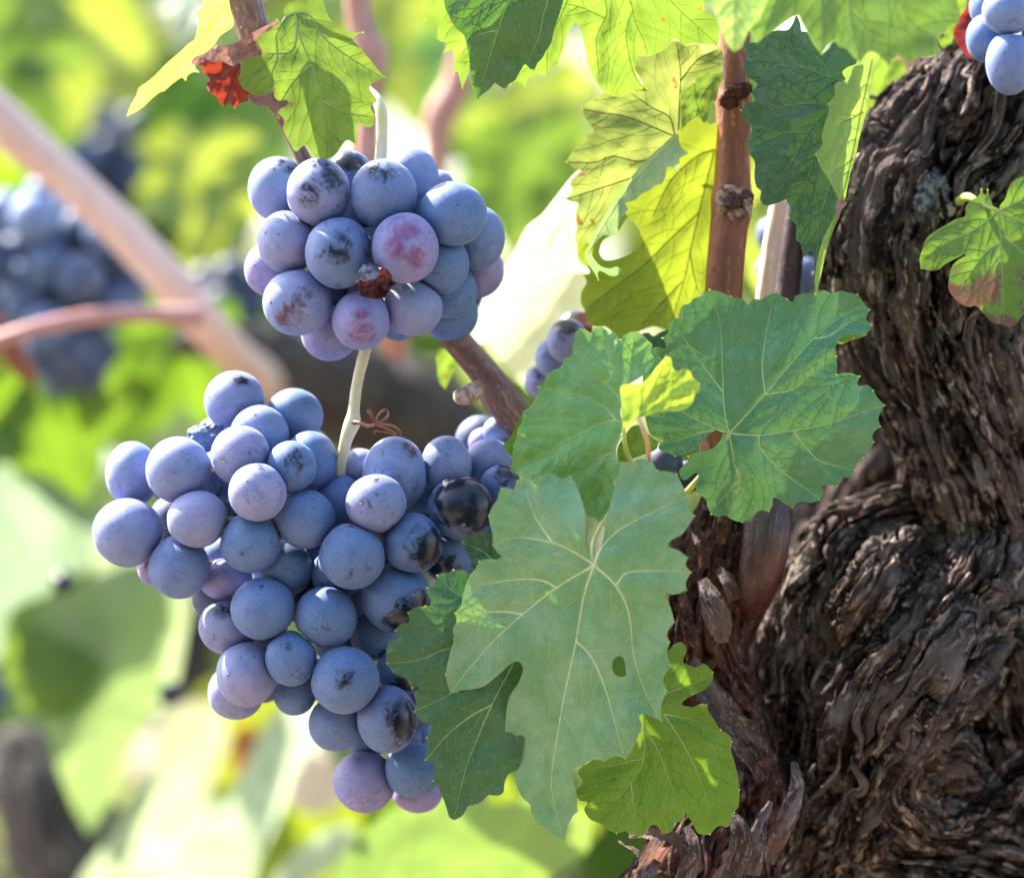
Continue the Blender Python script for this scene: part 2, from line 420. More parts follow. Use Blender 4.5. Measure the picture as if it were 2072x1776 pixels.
    # mucros: tiny pointed yellow tooth tips
    for tp in tips:
        d = tp - np.array([cx, cy]); 
        i = np.argmin(np.hypot(*(O - tp).T)); m = (O[i - 2] + O[(i + 2) % len(O)]) / 2; d = tp - m; L = np.linalg.norm(d)
        d = d / (L + 1e-9); pn = np.array([-d[1], d[0]]); rr = 2.1 if area > 9000 else 1.5
        q = np.array([tp - d * 3.0 + pn * rr, tp - d * 3.0 - pn * rr, tp + d * 2.2, tp - d * 2.5])
        XY.append(q); hq = hgt(q[:, 0], q[:, 1]); hq[3] += 1.6; Hh.append(hq + .5); att_e.append(np.zeros(4)); att_v.append(np.ones(4))
        F += [(o, o + 3, o + 2), (o + 3, o + 1, o + 2), (o, o + 1, o + 3)]; fm += [2, 2, 2]; o += 4
    X = np.vstack(XY); hh = np.concatenate(Hh)
    D = d0 - hh * K
    V = UA(X[:, 0], X[:, 1], D)
    luv = np.stack([X[:, 0] / 100 + seed * 7.3, X[:, 1] / 100, np.full(len(X), seed * 1.7)], 1)
    return V, F, fm, {'edge': np.concatenate(att_e), 'veind': np.concatenate(att_v), 'luv': luv}
TIPM = None; VC2 = {}
def make_leaf(label, fr, outline, veins, d0, mat, vmat, group=None, parent=None, pname='blade', name='vine_leaf', cat='leaf', **kw):
    hi = TRV.get(mat.name, .2) >= .36
    if hi: kw.setdefault('third', False); kw.setdefault('pk2', .3)
    V, F, fm, at = blade(fr, outline, veins, d0, **kw)
    c1 = MC.get(mat.name, (.15, .3, .08)); vc = VC.get(vmat.name, (.4, .48, .2)); key = mat.name + vmat.name
    if key not in VC2: VC2[key] = [vein_mat('fine_' + vmat.name, tuple(min(.8, (c1[i] * (1 - f) * 1.5 + vc[i] * f) * (2.2 if hi else 1)) for i in range(3)), .85 if hi else .2) for f in (.38, .10)]
    mats = [mat, vmat, TIPM] + VC2[key]
    if parent is not None: return mesh_obj(pname, V, F, mats, parent, fm=fm, attrs=at)
    o = mesh_obj(name, V, F, mats, loc=V[0], fm=fm, attrs=at)
    return tag(o, label, cat, group or 'vine leaves near the bunches')
def leaf_thing(label, base, d, **kw):
    return thing('vine_leaf', label, 'leaf', U(base[0], base[1], d), kw.get('group'))
def petiole(parent, path, mat, r=4, name='petiole'):
    n = max(12, 6 * len(path))
    V, F, B = tube([(x, y, d, rr) for x, y, d, rr in path], n, 10)
    return mesh_obj(name, V, F, mat, parent, attrs={'bco': B})

# ================================================================ TRUNK AND CANES
BARK = bark_mat('old_bark', [(.011, .008, .007), (.100, .075, .066), (.37, .285, .235), (.15, .135, .128), (.46, .42, .38)], bump=.85, stretch=.07, fine=2.3, spec=.03, rough=.98)
BARK2 = bark_mat('flaky_bark', [(.022, .009, .007), (.11, .042, .028), (.25, .165, .145), (.15, .05, .025), (.36, .18, .11)], bump=1.0, stretch=.22)
STRIP = bark_mat('peeled_bark', [(.07, .042, .036), (.19, .135, .125), (.36, .28, .265), (.15, .085, .065), (.42, .34, .31)], bump=1.0, stretch=.1, fine=4)
CANE = bark_mat('cane_bark', [(.140, .036, .010), (.270, .082, .024), (.38, .16, .065), (.18, .045, .026), (.08, .025, .02)], bump=.35, rough=.42, stretch=.05, spec=.5, fine=2.2)
CANE_RED = bark_mat('dark_red_cane_bark', [(.022, .006, .006), (.052, .012, .011), (.11, .036, .030), (.035, .012, .016), (.18, .09, .07)], bump=.3, rough=.3, stretch=.06, spec=.55)
CANE_BR = bark_mat('brown_cane_bark', [(.13, .052, .042), (.24, .115, .09), (.36, .21, .165), (.17, .08, .075), (.46, .34, .28)], bump=.4, rough=.45, stretch=.06, spec=.45)
CANE_SIDE = bark_mat('pink_shoot_bark', [(.42, .20, .17), (.52, .30, .26), (.6, .4, .36), (.5, .26, .24), (.4, .2, .16)], bump=.3, rough=.5)
CANE_PALE = bark_mat('cane_bark_painted_sunlit', [(.62, .40, .32), (.72, .52, .43), (.78, .62, .53), (.64, .42, .36), (.45, .28, .2)], bump=.3, rough=.5, stretch=.08, spec=.4)  # pale tone puts strong sunlight into the bark colour
CANE_PINK = bark_mat('pink_cane_bark', [(.36, .17, .13), (.45, .24, .19), (.52, .33, .28), (.4, .2, .18), (.3, .12, .1)], bump=.3, rough=.5, stretch=.08, spec=.4)
SCAR = plain_mat('bud_scar', (.42, .32, .24), (.16, .07, .05), .8, 500, .2, .6)
SCAR_D = plain_mat('bud_scar_core', (.07, .015, .012), (.03, .01, .01), .45, 500, .4, .4)
LICHEN = plain_mat('lichen', (.38, .40, .40), (.14, .14, .14), .95, 900, .1, 1.0)
STEMM = bark_mat('bunch_stem', [(.54, .48, .30), (.62, .55, .40), (.70, .62, .48), (.50, .48, .22), (.24, .15, .07)], bump=.15, rough=.5, stretch=.3, spec=.4)

def bark_disp(seed, amp=1.0, cell=46, sl=7.0, wp=75):
    def f(ct, st, L, R):
        a, b, c = ct * R, st * R, L
        wx = fbm(a / 120 + seed, b / 120, c / 150, 3) * wp; wy = fbm(a / 120, b / 120 + 9 + seed, c / 150, 3) * wp
        big = fbm(a / 190 + seed, b / 190, c / 230, 3) * .22 * R
        def rid(s, k):
            n = fbm((a + wx) / s + k, (b + wy) / s, c / (s * sl) + k, 2); return 1 - np.abs(n) * 2.6
        h = 13 * rid(cell, 3.1 + seed) + 8 * rid(cell * .42, 7.7) + 3.0 * rid(cell * .19, 1.3) + 1.4 * fbm((a + wx) / 4.5, (b + wy) / 4.5, c / 30, 2)
        crack = fbm((a + wx) / 30 + 5, (b + wy) / 30, c / 200, 3); h = h - 42 * np.clip(1 - np.abs(crack) / .10, 0, 1) ** .7
        return big + (h - 10) * amp
    return f
def strand_bundle(path, n, seed, rr=(4, 13), spread=1.0):
    """ropy bark fibres that follow a body of the trunk"""
    r = random.Random(seed); parts = []
    A = catmull([(x, y, d, rad) for x, y, d, rad in path], 60)
    P = np.array([[*U(a[0], a[1], a[2])] for a in A]); Rr = A[:, 3]
    Tn = np.gradient(P, axis=0); Tn /= np.linalg.norm(Tn, axis=1)[:, None]
    nn = np.array([0, -1, 0.]); 
    for k in range(n):
        th = r.uniform(-1.9, 1.9); s0 = r.uniform(0, .85); ln = r.uniform(.08, .35); w0 = r.uniform(*rr); dt = r.uniform(-.5, .5)
        pts = []
        for j in range(9):
            u = min(1, s0 + ln * j / 8) * 59; i = int(u); 
            t = Tn[i]; n1 = nn - t * nn.dot(t); n1 /= np.linalg.norm(n1); b1 = np.cross(t, n1)
            a = th + dt * (j / 8) + .1 * math.sin(j * 1.3 + k)
            rad = (Rr[i] * 1.0 + w0 * .1 + 3.5 * math.sin(j * .6 + k)) * K
            q = P[i] + rad * spread * (math.cos(a) * n1 + math.sin(a) * b1)
            d = q[1]; s_ = (DIST + d) / DIST
            pts.append((q[0] / (K * s_) + 1036, 888 - (q[2] - H) / (K * s_), d, w0 * math.sin(math.pi * (j + .6) / 9.2) + 1))
        V, F, B = tube(pts, 40, 9, lambda ct, st, L, R: 2.2 * fbm(ct * 2 + k, st * 2, L / 18, 3) + 1.2 * fbm(ct * 5 + k, st * 5, L / 30, 2))
        parts.append((V, F, B + np.array([k * .37, 0, 0])))
    return parts
T1 = [(2130, -60, 0.069, 120), (2050, 120, 0.059, 140), (1975, 270, 0.054, 195), (1895, 450, 0.054, 222), (1895, 650, 0.054, 205), (1965, 850, 0.054, 175), (2020, 1050, 0.059, 165), (2060, 1300, 0.064, 175), (2090, 1600, 0.069, 190), (2110, 1950, 0.074, 190)]
T2 = [(1640, 1640, 0.056, 70), (1625, 1500, 0.052, 85), (1622, 1350, 0.050, 88), (1650, 1200, 0.050, 85), (1715, 1095, 0.054, 72), (1810, 1045, 0.056, 60), (1900, 1060, 0.064, 50)]
T2b = [(1640, 1760, 0.059, 90), (1730, 1600, 0.046, 130), (1790, 1440, 0.040, 150), (1890, 1320, 0.042, 150), (1990, 1180, 0.050, 125), (2060, 1030, 0.064, 110)]
T2c = [(1960, 1560, 0.050, 60), (1880, 1520, 0.042, 80), (1820, 1590, 0.040, 70), (1880, 1660, 0.044, 60), (1990, 1640, 0.050, 70), (2100, 1540, 0.054, 80)]
T2d = [(1700, 1290, 0.042, 50), (1760, 1210, 0.034, 62), (1800, 1140, 0.039, 55), (1860, 1110, 0.046, 50)]
T3 = [(1540, 1590, 0.074, 70), (1660, 1690, 0.059, 85), (1850, 1735, 0.054, 95), (2020, 1760, 0.054, 105), (2250, 1830, 0.064, 120)]
T5 = [(1930, 350, .17, 190), (1850, 800, .17, 240), (1760, 1300, .18, 290), (1800, 2100, .19, 290), (1830, 3600, .2, 330), (1850, 6300, .22, 380)]
trunk = thing('grapevine', 'gnarled dark old trunk with twisted fibrous bark filling the right side', 'grapevine', U(1850, 6200, .1))
parts = [tube(T1, 520, 560, bark_disp(1.3, 1.3, 74, 9, 50)), tube(T2, 380, 300, bark_disp(4.1, 1.05, 52, 6)), tube(T2b, 420, 460, bark_disp(5.3, 1.3, 64, 7, 60)), tube(T2c, 300, 240, bark_disp(7.7, .8, 30, 4)), tube(T2d, 200, 200, bark_disp(9.2, .9, 26, 3)), tube(T3, 220, 260, bark_disp(8.2, .9, 44)), tube(T5, 420, 300, bark_disp(6.6, .9, 60))]
V, F, B = join(parts); mesh_obj('trunk', V, F, BARK, trunk, attrs={'bco': B})
_s = (DIST + V[:, 1]) / DIST; TPX = V[:, 0] / (K * _s) + 1036; TPY = 888 - (V[:, 2] - H) / (K * _s); TD = V[:, 1].copy()
def surf(x, y, r=9):
    """depth of the trunk's bark under a point"""
    k = np.hypot(TPX - x, TPY - y) < r; return float(np.percentile(TD[k], 12)) if k.any() else .05
V, F, B = join(strand_bundle(T1, 50, 3, (5, 15)) + strand_bundle(T2, 26, 8, (5, 13)) + strand_bundle(T2b, 44, 18, (5, 15)) + strand_bundle(T2c, 24, 28, (5, 12)) + strand_bundle(T3, 24, 9, (6, 14))); o = mesh_obj('bark_fibres', V, F, BARK, trunk, attrs={'bco': B}); o['kind'] = 'stuff'
def blob(cx, cy, d, rx, ry, rz, seed, lump=.25, n=40, freq=2.0):
    V = []; F = []
    for i in range(n + 1):
        for j in range(n * 2):
            a = math.pi * i / n; b = math.pi * j / n
            V.append((math.sin(a) * math.cos(b), math.sin(a) * math.sin(b), math.cos(a)))
    V = np.array(V); k = 1 + lump * fbm(V[:, 0] * freq + seed, V[:, 1] * freq, V[:, 2] * freq, 5, .6)
    c = np.array(U(cx, cy, d)); s = K * (DIST + d) / DIST
    W = V * k[:, None] * np.array([rx, rz, ry]) * s + c
    for i in range(n):
        for j in range(n * 2):
            a = i * n * 2 + j; b = i * n * 2 + (j + 1) % (n * 2); F.append((a, b, b + n * 2, a + n * 2))
    return W, F, V * np.array([rx, ry, rz]) / 100
def blobs(name, L, mat, parent, **kw):
    V, F, B = join([blob(*b, **kw) for b in L]); return mesh_obj(name, V, F, mat, parent, attrs={'bco': B})
blobs('knot', [(1902, 300, surf(1902, 300) + .0006, 27, 32, 9, 3, .45)], plain_mat('knot_wood', (.17, .15, .155), (.07, .055, .055), .85, 300, .1, .7), trunk)
blobs('lichen_patch', [(1886, 392, surf(1886, 392) + .0004, 30, 32, 7, 11, .9), (1880, 432, surf(1880, 432) + .0004, 20, 20, 6, 17, .9), (1868, 412, surf(1868, 412) + .0004, 16, 20, 6, 27, .9)], plain_mat('lichen', (.26, .27, .28), (.08, .08, .08), .95, 700, .05, 1.0), trunk, freq=5)
blobs('pruning_stub', [(1918, 428, surf(1918, 428), 20, 16, 9, 5, .7)], plain_mat('stub_wood', (.45, .34, .28), (.2, .1, .07), .8, 400, .1, .7), trunk, freq=4)
def ribbon(path, seed, curl=.25, nr=60, nc=12, wob=3.0, th=1.6):
    """a strip of peeled bark: (x, y, d, half width px), curled across, with thickness"""
    A = catmull(path, nr); P = A[:, :3]
    t = np.gradient(P[:, :2], axis=0); t /= np.linalg.norm(t, axis=1)[:, None] + 1e-9; nn = np.stack([-t[:, 1], t[:, 0]], 1)
    V = []; B = []
    s = np.linspace(0, 1, nr); L = np.r_[0, np.cumsum(np.linalg.norm(np.diff(P[:, :2], axis=0), axis=1))]
    lay = []
    for off in (0, th):
        u = np.linspace(-1, 1, nc)[None] * np.ones((nr, 1)); wd = A[:, 3][:, None] * (1 + .25 * fbm(L[:, None] / 22, np.sign(u) * 3., seed, 3))
        x = P[:, 0][:, None] + nn[:, 0][:, None] * u * wd; y = P[:, 1][:, None] + nn[:, 1][:, None] * u * wd
        h = curl * wd * (u ** 2) + wob * fbm(L[:, None] / 40 + seed, u * wd / 14, seed, 3) * 2 + 1.2 * fbm(L[:, None] / 30, u * wd / 3, seed, 2)
        d = P[:, 2][:, None] - (h - off) * K
        lay.append(UA(x.ravel(), y.ravel(), d.ravel()))
        B.append(np.stack([(u * wd).ravel() / 100 + seed, np.full(nr * nc, off / 100.), (L[:, None] + 0 * u).ravel() / 100], 1))
    V = np.vstack(lay); B = np.vstack(B); F = []; m = nr * nc
    for i in range(nr - 1):
        for j in range(nc - 1):
            a = i * nc + j; F.append((a, a + 1, a + nc + 1, a + nc)); F.append((m + a, m + a + nc, m + a + nc + 1, m + a + 1))
        for j in (0, nc - 1): a = i * nc + j; F.append((a, a + nc, m + a + nc, m + a))
    for j in range(nc - 1):
        for i in (0, nr - 1): a = i * nc + j; F.append((a, a + 1, m + a + 1, m + a))
    return V, F, B
# left spur arm with flaky reddish bark
arm = thing('grapevine', 'reddish brown flaky vine wood rising left of the dark gnarled trunk', 'grapevine', U(1420, 1950, .05))
T4 = [(1495, 960, .030, 50), (1450, 1110, .028, 70), (1425, 1240, .030, 82), (1440, 1370, .036, 78), (1490, 1490, .038, 78), (1490, 1620, .036, 100), (1440, 1760, .034, 140), (1420, 1960, .04, 160), (1500, 2600, .08, 190), (1700, 4200, .16, 240)]
V, F, B = join([tube(T4, 520, 360, bark_disp(2.4, .62, 40, 4.5))] + strand_bundle(T4[:8], 90, 21, (3, 9)))
mesh_obj('trunk', V, F, BARK2, arm, attrs={'bco': B})
strips = [
    [(1398, 1335, .022, 14), (1430, 1395, .020, 27), (1480, 1460, .020, 31), (1525, 1520, .020, 30), (1545, 1580, .022, 14)],
    [(1606, 1540, .018, 6), (1612, 1590, .015, 15), (1598, 1640, .012, 19), (1575, 1690, .014, 20), (1555, 1745, .02, 12)],
    [(1420, 1170, .016, 10), (1440, 1215, .012, 26), (1455, 1260, .013, 27), (1462, 1300, .017, 12)],
    [(1452, 1150, .016, 8), (1475, 1180, .012, 16), (1485, 1215, .014, 12)],
    [(1380, 1190, .018, 6), (1390, 1260, .015, 13), (1405, 1310, .017, 8)],
    [(1500, 1490, .018, 5), (1540, 1530, .014, 13), (1560, 1570, .014, 14), (1548, 1620, .016, 8)],
    [(1270, 1690, .02, 6), (1320, 1680, .012, 16), (1370, 1700, .01, 14), (1420, 1760, .012, 10)],
    [(1385, 1670, .01, 8), (1400, 1720, .006, 18), (1380, 1790, .008, 20)],
    [(1470, 1640, .01, 8), (1500, 1690, .006, 22), (1480, 1760, .008, 26), (1440, 1820, .01, 20)],
    [(1330, 1740, .01, 8), (1300, 1790, .006, 16)],
    [(1560, 1620, .014, 6), (1530, 1690, .008, 18), (1520, 1770, .008, 22)],
    [(1400, 1060, .018, 6), (1420, 1100, .013, 16), (1425, 1150, .014, 10)],
    [(1440, 1010, .018, 6), (1462, 1050, .012, 14), (1460, 1100, .014, 9)],
    [(1250, 1700, .012, 3), (1290, 1730, .006, 5), (1240, 1790, .004, 4)],
    [(1500, 1560, .02, 8), (1470, 1600, .016, 17), (1455, 1640, .016, 10)]]
rs = random.Random(4)
for i, p in enumerate(strips):
    V, F, B = ribbon([(x, y, d - .006, w) for x, y, d, w in p], i * 1.7, curl=rs.choice((.35, -.3, .5))); mesh_obj('bark_strip', V, F, STRIP if i not in (4, 11, 12, 5) else BARK2, arm, attrs={'bco': B})
small = []
for k in range(70):
    t = rs.random() * .55; A = catmull(T4[:8], 50); a = A[int(t * 70) % 50]; x = a[0] + rs.uniform(-.85, .85) * a[3]; y = a[1] + rs.uniform(-20, 20); an = rs.uniform(-.6, .6) + 1.57; l = rs.uniform(10, 26); w_ = rs.uniform(4, 11)
    dd = a[2] - math.sqrt(max(0, 1 - ((x - a[0]) / a[3]) ** 2)) * a[3] * K * .98
    small.append(ribbon([(x, y, dd, 2), (x + l * .5 * math.cos(an), y + l * .5 * math.sin(an), dd - .0015, w_), (x + l * math.cos(an), y + l * math.sin(an), dd - .0005 - rs.random() * .002, w_ * .5)], k * .9, rs.choice((.4, -.4)), 14, 6, 2.0))
V, F, B = join(small); o = mesh_obj('bark_flakes', V, F, BARK2, arm, attrs={'bco': B}); o['kind'] = 'stuff'
# strips on the trunk
tst = [[(1800, 650, .030, 4), (1812, 690, .024, 12), (1822, 720, .025, 8), (1838, 765, .029, 9), (1848, 800, .034, 3)],
       [(1938, 1080, .046, 2), (1950, 1150, .043, 6), (1943, 1210, .044, 4), (1952, 1290, .048, 2)], [(2030, 1130, .046, 2), (2018, 1210, .042, 6), (2030, 1270, .043, 4), (2036, 1330, .048, 2)]]
for i, p in enumerate(tst):
    V, F, B = ribbon([(x, y, surf(x, y, 12) + .0004, w) for x, y, d, w in p], 30 + i * 1.7, curl=-.25, wob=4); mesh_obj('bark_strip', V, F, bark_mat('tan_bark', [(.12, .06, .035), (.30, .155, .09), (.40, .25, .17), (.2, .1, .07), (.4, .3, .22)], bump=1.0, stretch=.1, fine=4, spec=.1) if i == 0 else STRIP, trunk, attrs={'bco': B})

def cane(label, path, mat, nr=160, ns=40, amp=.9, name='vine_cane', nodes=()):
    th_ = thing(name, label, 'vine cane', U(*path[-1][:3]))
    def dp(ct, st, L, R):
        h = amp * (1.1 * fbm(ct * R / 7, st * R / 7, L / 260, 3) + .6 * fbm(ct * R / 30, st * R / 30, L / 60, 3) * 2)
        return h
    V, F, B = tube(path, nr, ns, dp); mesh_obj('stem', V, F, mat, th_, attrs={'bco': B})
    return th_
c1 = cane('upright orange brown cane with a swollen node left of the folded dark green leaf',
     [(1492, -60, .022, 30), (1487, 90, .022, 31), (1484, 170, .022, 33), (1484, 200, .022, 37), (1485, 235, .022, 36), (1483, 300, .022, 35), (1482, 370, .022, 38), (1481, 400, .022, 43), (1479, 435, .022, 41), (1474, 470, .022, 38), (1465, 580, .022, 39), (1455, 750, .024, 42), (1462, 960, .03, 44), (1475, 1060, .034, 40)], CANE, 360, 90)
s1 = .022 - 36 * K - .0019
blobs('bud_scar', [(1482, 388, s1 + .0012, 27, 14, 10, 2.2, .5), (1462, 408, s1 + .0012, 13, 26, 9, 5.2, .5), (1497, 434, s1 + .0004, 22, 12, 9, 8.3, .6), (1512, 412, s1 + .001, 10, 20, 10, 3.3, .5)], SCAR, c1, freq=4)
blobs('bud_scar_core', [(1482, 408, s1 + .0004, 18, 20, 9, 5.2, .4), (1505, 398, s1 + .0008, 20, 13, 9, 9.1, .5)], SCAR_D, c1, freq=3)
blobs('bark_scab', [(1490, 188, s1 + .0014, 24, 15, 12, 7.3, .5), (1475, 206, s1 + .0012, 18, 14, 10, 1.3, .5), (1508, 180, s1 + .0016, 14, 12, 9, 4.3, .5)], BARK2, c1, freq=5)

c2 = cane('glossy dark red brown cane emerging under the broad leaf beside the flaky wood',
     [(1632, 330, .044, 24), (1612, 430, .042, 25), (1590, 600, .040, 28), (1572, 800, .034, 36), (1562, 960, .020, 46), (1549, 1100, .012, 48), (1532, 1180, .018, 42), (1512, 1240, .034, 34), (1490, 1300, .055, 28)], CANE_RED, 260, 70)
cane('pale straight cane with painted sunlight, just right of the upright orange cane', [(1612, 300, .036, 15), (1576, 410, .035, 17), (1548, 600, .033, 19), (1530, 800, .034, 22), (1520, 960, .036, 24)], CANE_PALE, 160, 40)
c3 = cane('brown cane coming down from the top left behind the leaf with a red withered lobe',
     [(470, -70, .012, 37), (500, 20, .012, 35), (522, 90, .012, 31), (545, 180, .014, 20), (575, 245, .016, 15), (610, 315, .018, 15), (650, 400, .022, 20), (740, 540, .024, 28), (880, 640, .026, 30), (925, 690, .026, 29), (978, 752, .026, 30), (1010, 800, .026, 37), (1040, 840, .026, 35), (1100, 900, .028, 36), (1220, 1010, .03, 40), (1400, 1130, .035, 44)], CANE_BR, 420, 70)
V, F, B = tube([(965, 785, .018, 17), (945, 800, .014, 19), (925, 802, .012, 14)], 24, 24, lambda ct, st, L, R: 3 * fbm(ct * 2, st * 2, L / 8, 3)); mesh_obj('bud', V, F, plain_mat('bud_scale', (.50, .36, .30), (.26, .12, .09), .6, 500), c3)
cane('pinkish cane stub standing behind the top of the trunk', [(1825, 20, .15, 30), (1850, 110, .15, 36), (1890, 230, .15, 40), (1930, 420, .15, 40)], CANE_PINK)

# ================================================================ LEAVES IN FOCUS
VG = vein_mat('vein_green', (.40, .48, .20)); VY = vein_mat('vein_pale', (.66, .76, .34), .85); VD = vein_mat('vein_brown', (.34, .28, .10), .8); VU = vein_mat('vein_underside', (.55, .58, .26), .85)
VF = vein_mat('vein_front', (.56, .64, .38), .1); VB = vein_mat('vein_broad', (.42, .54, .24), .1)
TIPM = vein_mat('tooth_tip', (.62, .62, .10), .3)
M_FRONT = leaf_mat('leaf_grey_green', (.125, .300, .135), (.215, .400, .225), (.16, .36, .05), tr=.20, rough=.40, dust=.35, spec=.6, edge=(.3, .42, .08))
M_BIG = leaf_mat('leaf_blue_green', (.058, .195, .072), (.085, .230, .100), (.12, .30, .05), tr=.10, rough=.42, dust=.28, edge=(.12, .2, .04))
M_MID = leaf_mat('leaf_fresh_green', (.110, .290, .070), (.150, .320, .120), (.30, .52, .06), tr=.22, rough=.45, dust=.25)
M_DARK = leaf_mat('leaf_dark_green', (.022, .082, .028), (.034, .105, .042), (.05, .15, .02), tr=.12, rough=.45, dust=.22, edge=(.1, .16, .03))
M_GRN = leaf_mat('leaf_bright_green', (.075, .200, .012), (.120, .240, .014), (.19, .32, .02), tr=.36, rough=.45, spot=(.16, .17, .05), spota=.02, spotscale=3.2, dust=.15, edge=(.4, .42, .03))
M_LIME = leaf_mat('leaf_lime', (.200, .320, .040), (.160, .280, .025), (.20, .31, .03), tr=.5, rough=.5, spot=(.30, .10, .02), spota=.02, spotscale=3.2, dust=.08, edge=(.5, .45, .03))
M_YEL = leaf_mat('leaf_yellow_green', (.230, .290, .070), (.130, .210, .035), (.27, .32, .06), tr=.5, rough=.5, spot=(.24, .12, .035), spota=.03, spotscale=3.0, dust=.08, nscale=.8, edge=(.5, .42, .08))
M_MOT = leaf_mat('leaf_mottled', (.055, .155, .030), (.150, .240, .028), (.19, .28, .03), tr=.38, rough=.5, nscale=3.2, dust=.1, edge=(.42, .30, .06), edgew=.4)
M_UND = leaf_mat('leaf_underside', (.200, .330, .100), (.230, .360, .130), (.34, .50, .06), tr=.35, rough=.7, dust=.15, spec=.2)
M_SILV = leaf_mat('leaf_silvery', (.230, .340, .220), (.330, .430, .330), (.30, .45, .10), tr=.3, rough=.4, dust=.3, spec=.6)
M_RED = leaf_mat('leaf_withered_red', (.24, .022, .012), (.15, .022, .020), (.26, .03, .015), tr=.4, rough=.6, spot=(.2, .1, .08), spota=.04, spotscale=4, dust=.1, edge=(.4, .25, .18))
M_DRY = leaf_mat('leaf_dry_pink', (.30, .19, .17), (.20, .09, .075), (.45, .22, .18), tr=.2, rough=.8, spot=(.5, .4, .36), spota=.06, spotscale=5, dust=.3, spec=.2, edge=(.3, .18, .14))
M_WINE = leaf_mat('leaf_dark_red', (.10, .012, .010), (.16, .022, .014), (.30, .03, .02), tr=.3, rough=.6, edge=(.2, .05, .03))
M_SPOT = leaf_mat('leaf_scorched', (.100, .225, .022), (.130, .240, .030), (.2, .36, .03), tr=.3, rough=.5, spot=(.17, .075, .055), spota=.20, spotscale=1.7, spotmask=(5.25, 5.75), nscale=2, dust=.2, edge=(.38, .30, .05))
PET = plain_mat('petiole_green', (.42, .50, .10), (.36, .40, .10), .5, 200); PETP = plain_mat('petiole_pink', (.52, .26, .18), (.42, .34, .14), .5, 200)
PETR = plain_mat('petiole_brown', (.30, .18, .09), (.2, .12, .06), .5, 200)

# L17: the large grey-green front leaf
def ex17(x, y):
    # right lobe overlaps the middle one, the tip bends away
    px, py = T('G3', (828, 1080)); s = 1 / (1 + np.exp(-(x - px) / 7.)); band = np.exp(-((y - py - 10) / 75.) ** 2)
    return 9 * s * band
o17 = [(690, 560), (684, 540), (668, 500), (662, 440), (665, 385), (650, 320), (625, 250), (600, 207, 1), (560, 215), (525, 195), (495, 197), (468, 208, 1), (461, 238), (458, 266, 1), (440, 238), (425, 220), (400, 212), (374, 225, 1), (368, 245), (362, 262), (335, 252), (312, 255, 1), (300, 280), (296, 300), (275, 330), (257, 370, 1), (265, 410), (275, 450), (276, 492, 1), (292, 520), (313, 541), (300, 551), (260, 550), (218, 558, 1), (203, 592), (185, 610), (170, 640, 1), (158, 675), (150, 710), (143, 742), (119, 775, 1), (124, 810), (110, 840), (116, 882, 1), (100, 930), (87, 985), (77, 1032, 1), (88, 1075), (100, 1118, 1), (140, 1098), (185, 1092), (240, 1078), (300, 1030), (345, 990), (372, 975), (393, 983), (401, 1010), (382, 1065), (355, 1105), (337, 1150), (329, 1210), (327, 1270), (333, 1335), (350, 1390), (366, 1440), (377, 1500), (400, 1543), (430, 1570, 1), (440, 1615), (478, 1665, 1), (520, 1695), (575, 1722, 1), (585, 1670), (606, 1622), (629, 1600, 1), (626, 1560), (624, 1520), (612, 1478), (608, 1425), (645, 1415, 1), (690, 1385), (738, 1390, 1), (790, 1370), (828, 1382, 1), (855, 1345), (885, 1275, 1), (898, 1243), (884, 1203), (905, 1195), (935, 1205), (978, 1224, 1), (976, 1160), (1000, 1100, 1), (985, 1050), (1017, 993, 1), (1000, 945), (1012, 895, 1), (1000, 860), (1032, 813, 1), (1016, 755), (990, 695, 1), (1035, 697), (1082, 680, 1), (1080, 645), (1102, 605, 1), (1078, 575), (1087, 543, 1), (1050, 515), (1005, 489), (1065, 445), (1117, 370, 1), (1087, 335), (1087, 285, 1), (1062, 240), (1042, 195, 1), (1000, 185), (960, 184, 1), (935, 147), (885, 133), (850, 150), (808, 145, 1), (795, 200), (775, 280), (755, 355), (740, 400), (735, 450), (720, 510), (703, 560)]
v17 = [[(697, 575), (655, 700), (622, 890), (575, 1110), (537, 1330), (520, 1500), (565, 1700)], [(697, 575), (540, 670), (400, 780), (270, 900), (150, 1040), (104, 1105)], [(697, 575), (620, 525), (525, 483), (380, 460), (285, 488)],
       [(697, 575), (790, 665), (842, 780), (862, 950), (905, 1090), (965, 1205)], [(697, 575), (730, 500), (800, 430), (900, 375), (1000, 330), (1085, 290)], [(622, 890), (690, 965), (750, 1110), (798, 1285), (820, 1360)],
       [(525, 483), (455, 380), (410, 260)], [(842, 780), (790, 655), (830, 610), (900, 600), (1060, 600)][1:], [(540, 670), (480, 640), (380, 635), (240, 655), (180, 670)], [(400, 780), (330, 770), (240, 775), (140, 820)]]
t17 = thing('vine_leaf', 'large pale grey green five lobed leaf in front, partly covering the lower bunch', 'leaf', U(*T('G3', (697, 575)), -.030))
make_leaf(None, 'G3', o17, v17, -.030, M_FRONT, VF, parent=t17, seed=1, wave=22, cup=26, pucker=3.2, tilt=(.03, -.24), hole=[(772, 1003), (778, 968), (800, 953), (820, 962), (827, 1000), (829, 1035), (806, 1040), (784, 1030)], vw=2.4, extra=ex17)
p = T('G3', (697, 575)); petiole(t17, [(*p, -.0290, 3.5), (p[0] - 4, p[1] - 25, -.024, 4), (p[0] + 1, p[1] - 55, -.014, 4.5), (p[0] + 30, p[1] - 110, .004, 5)], PET)

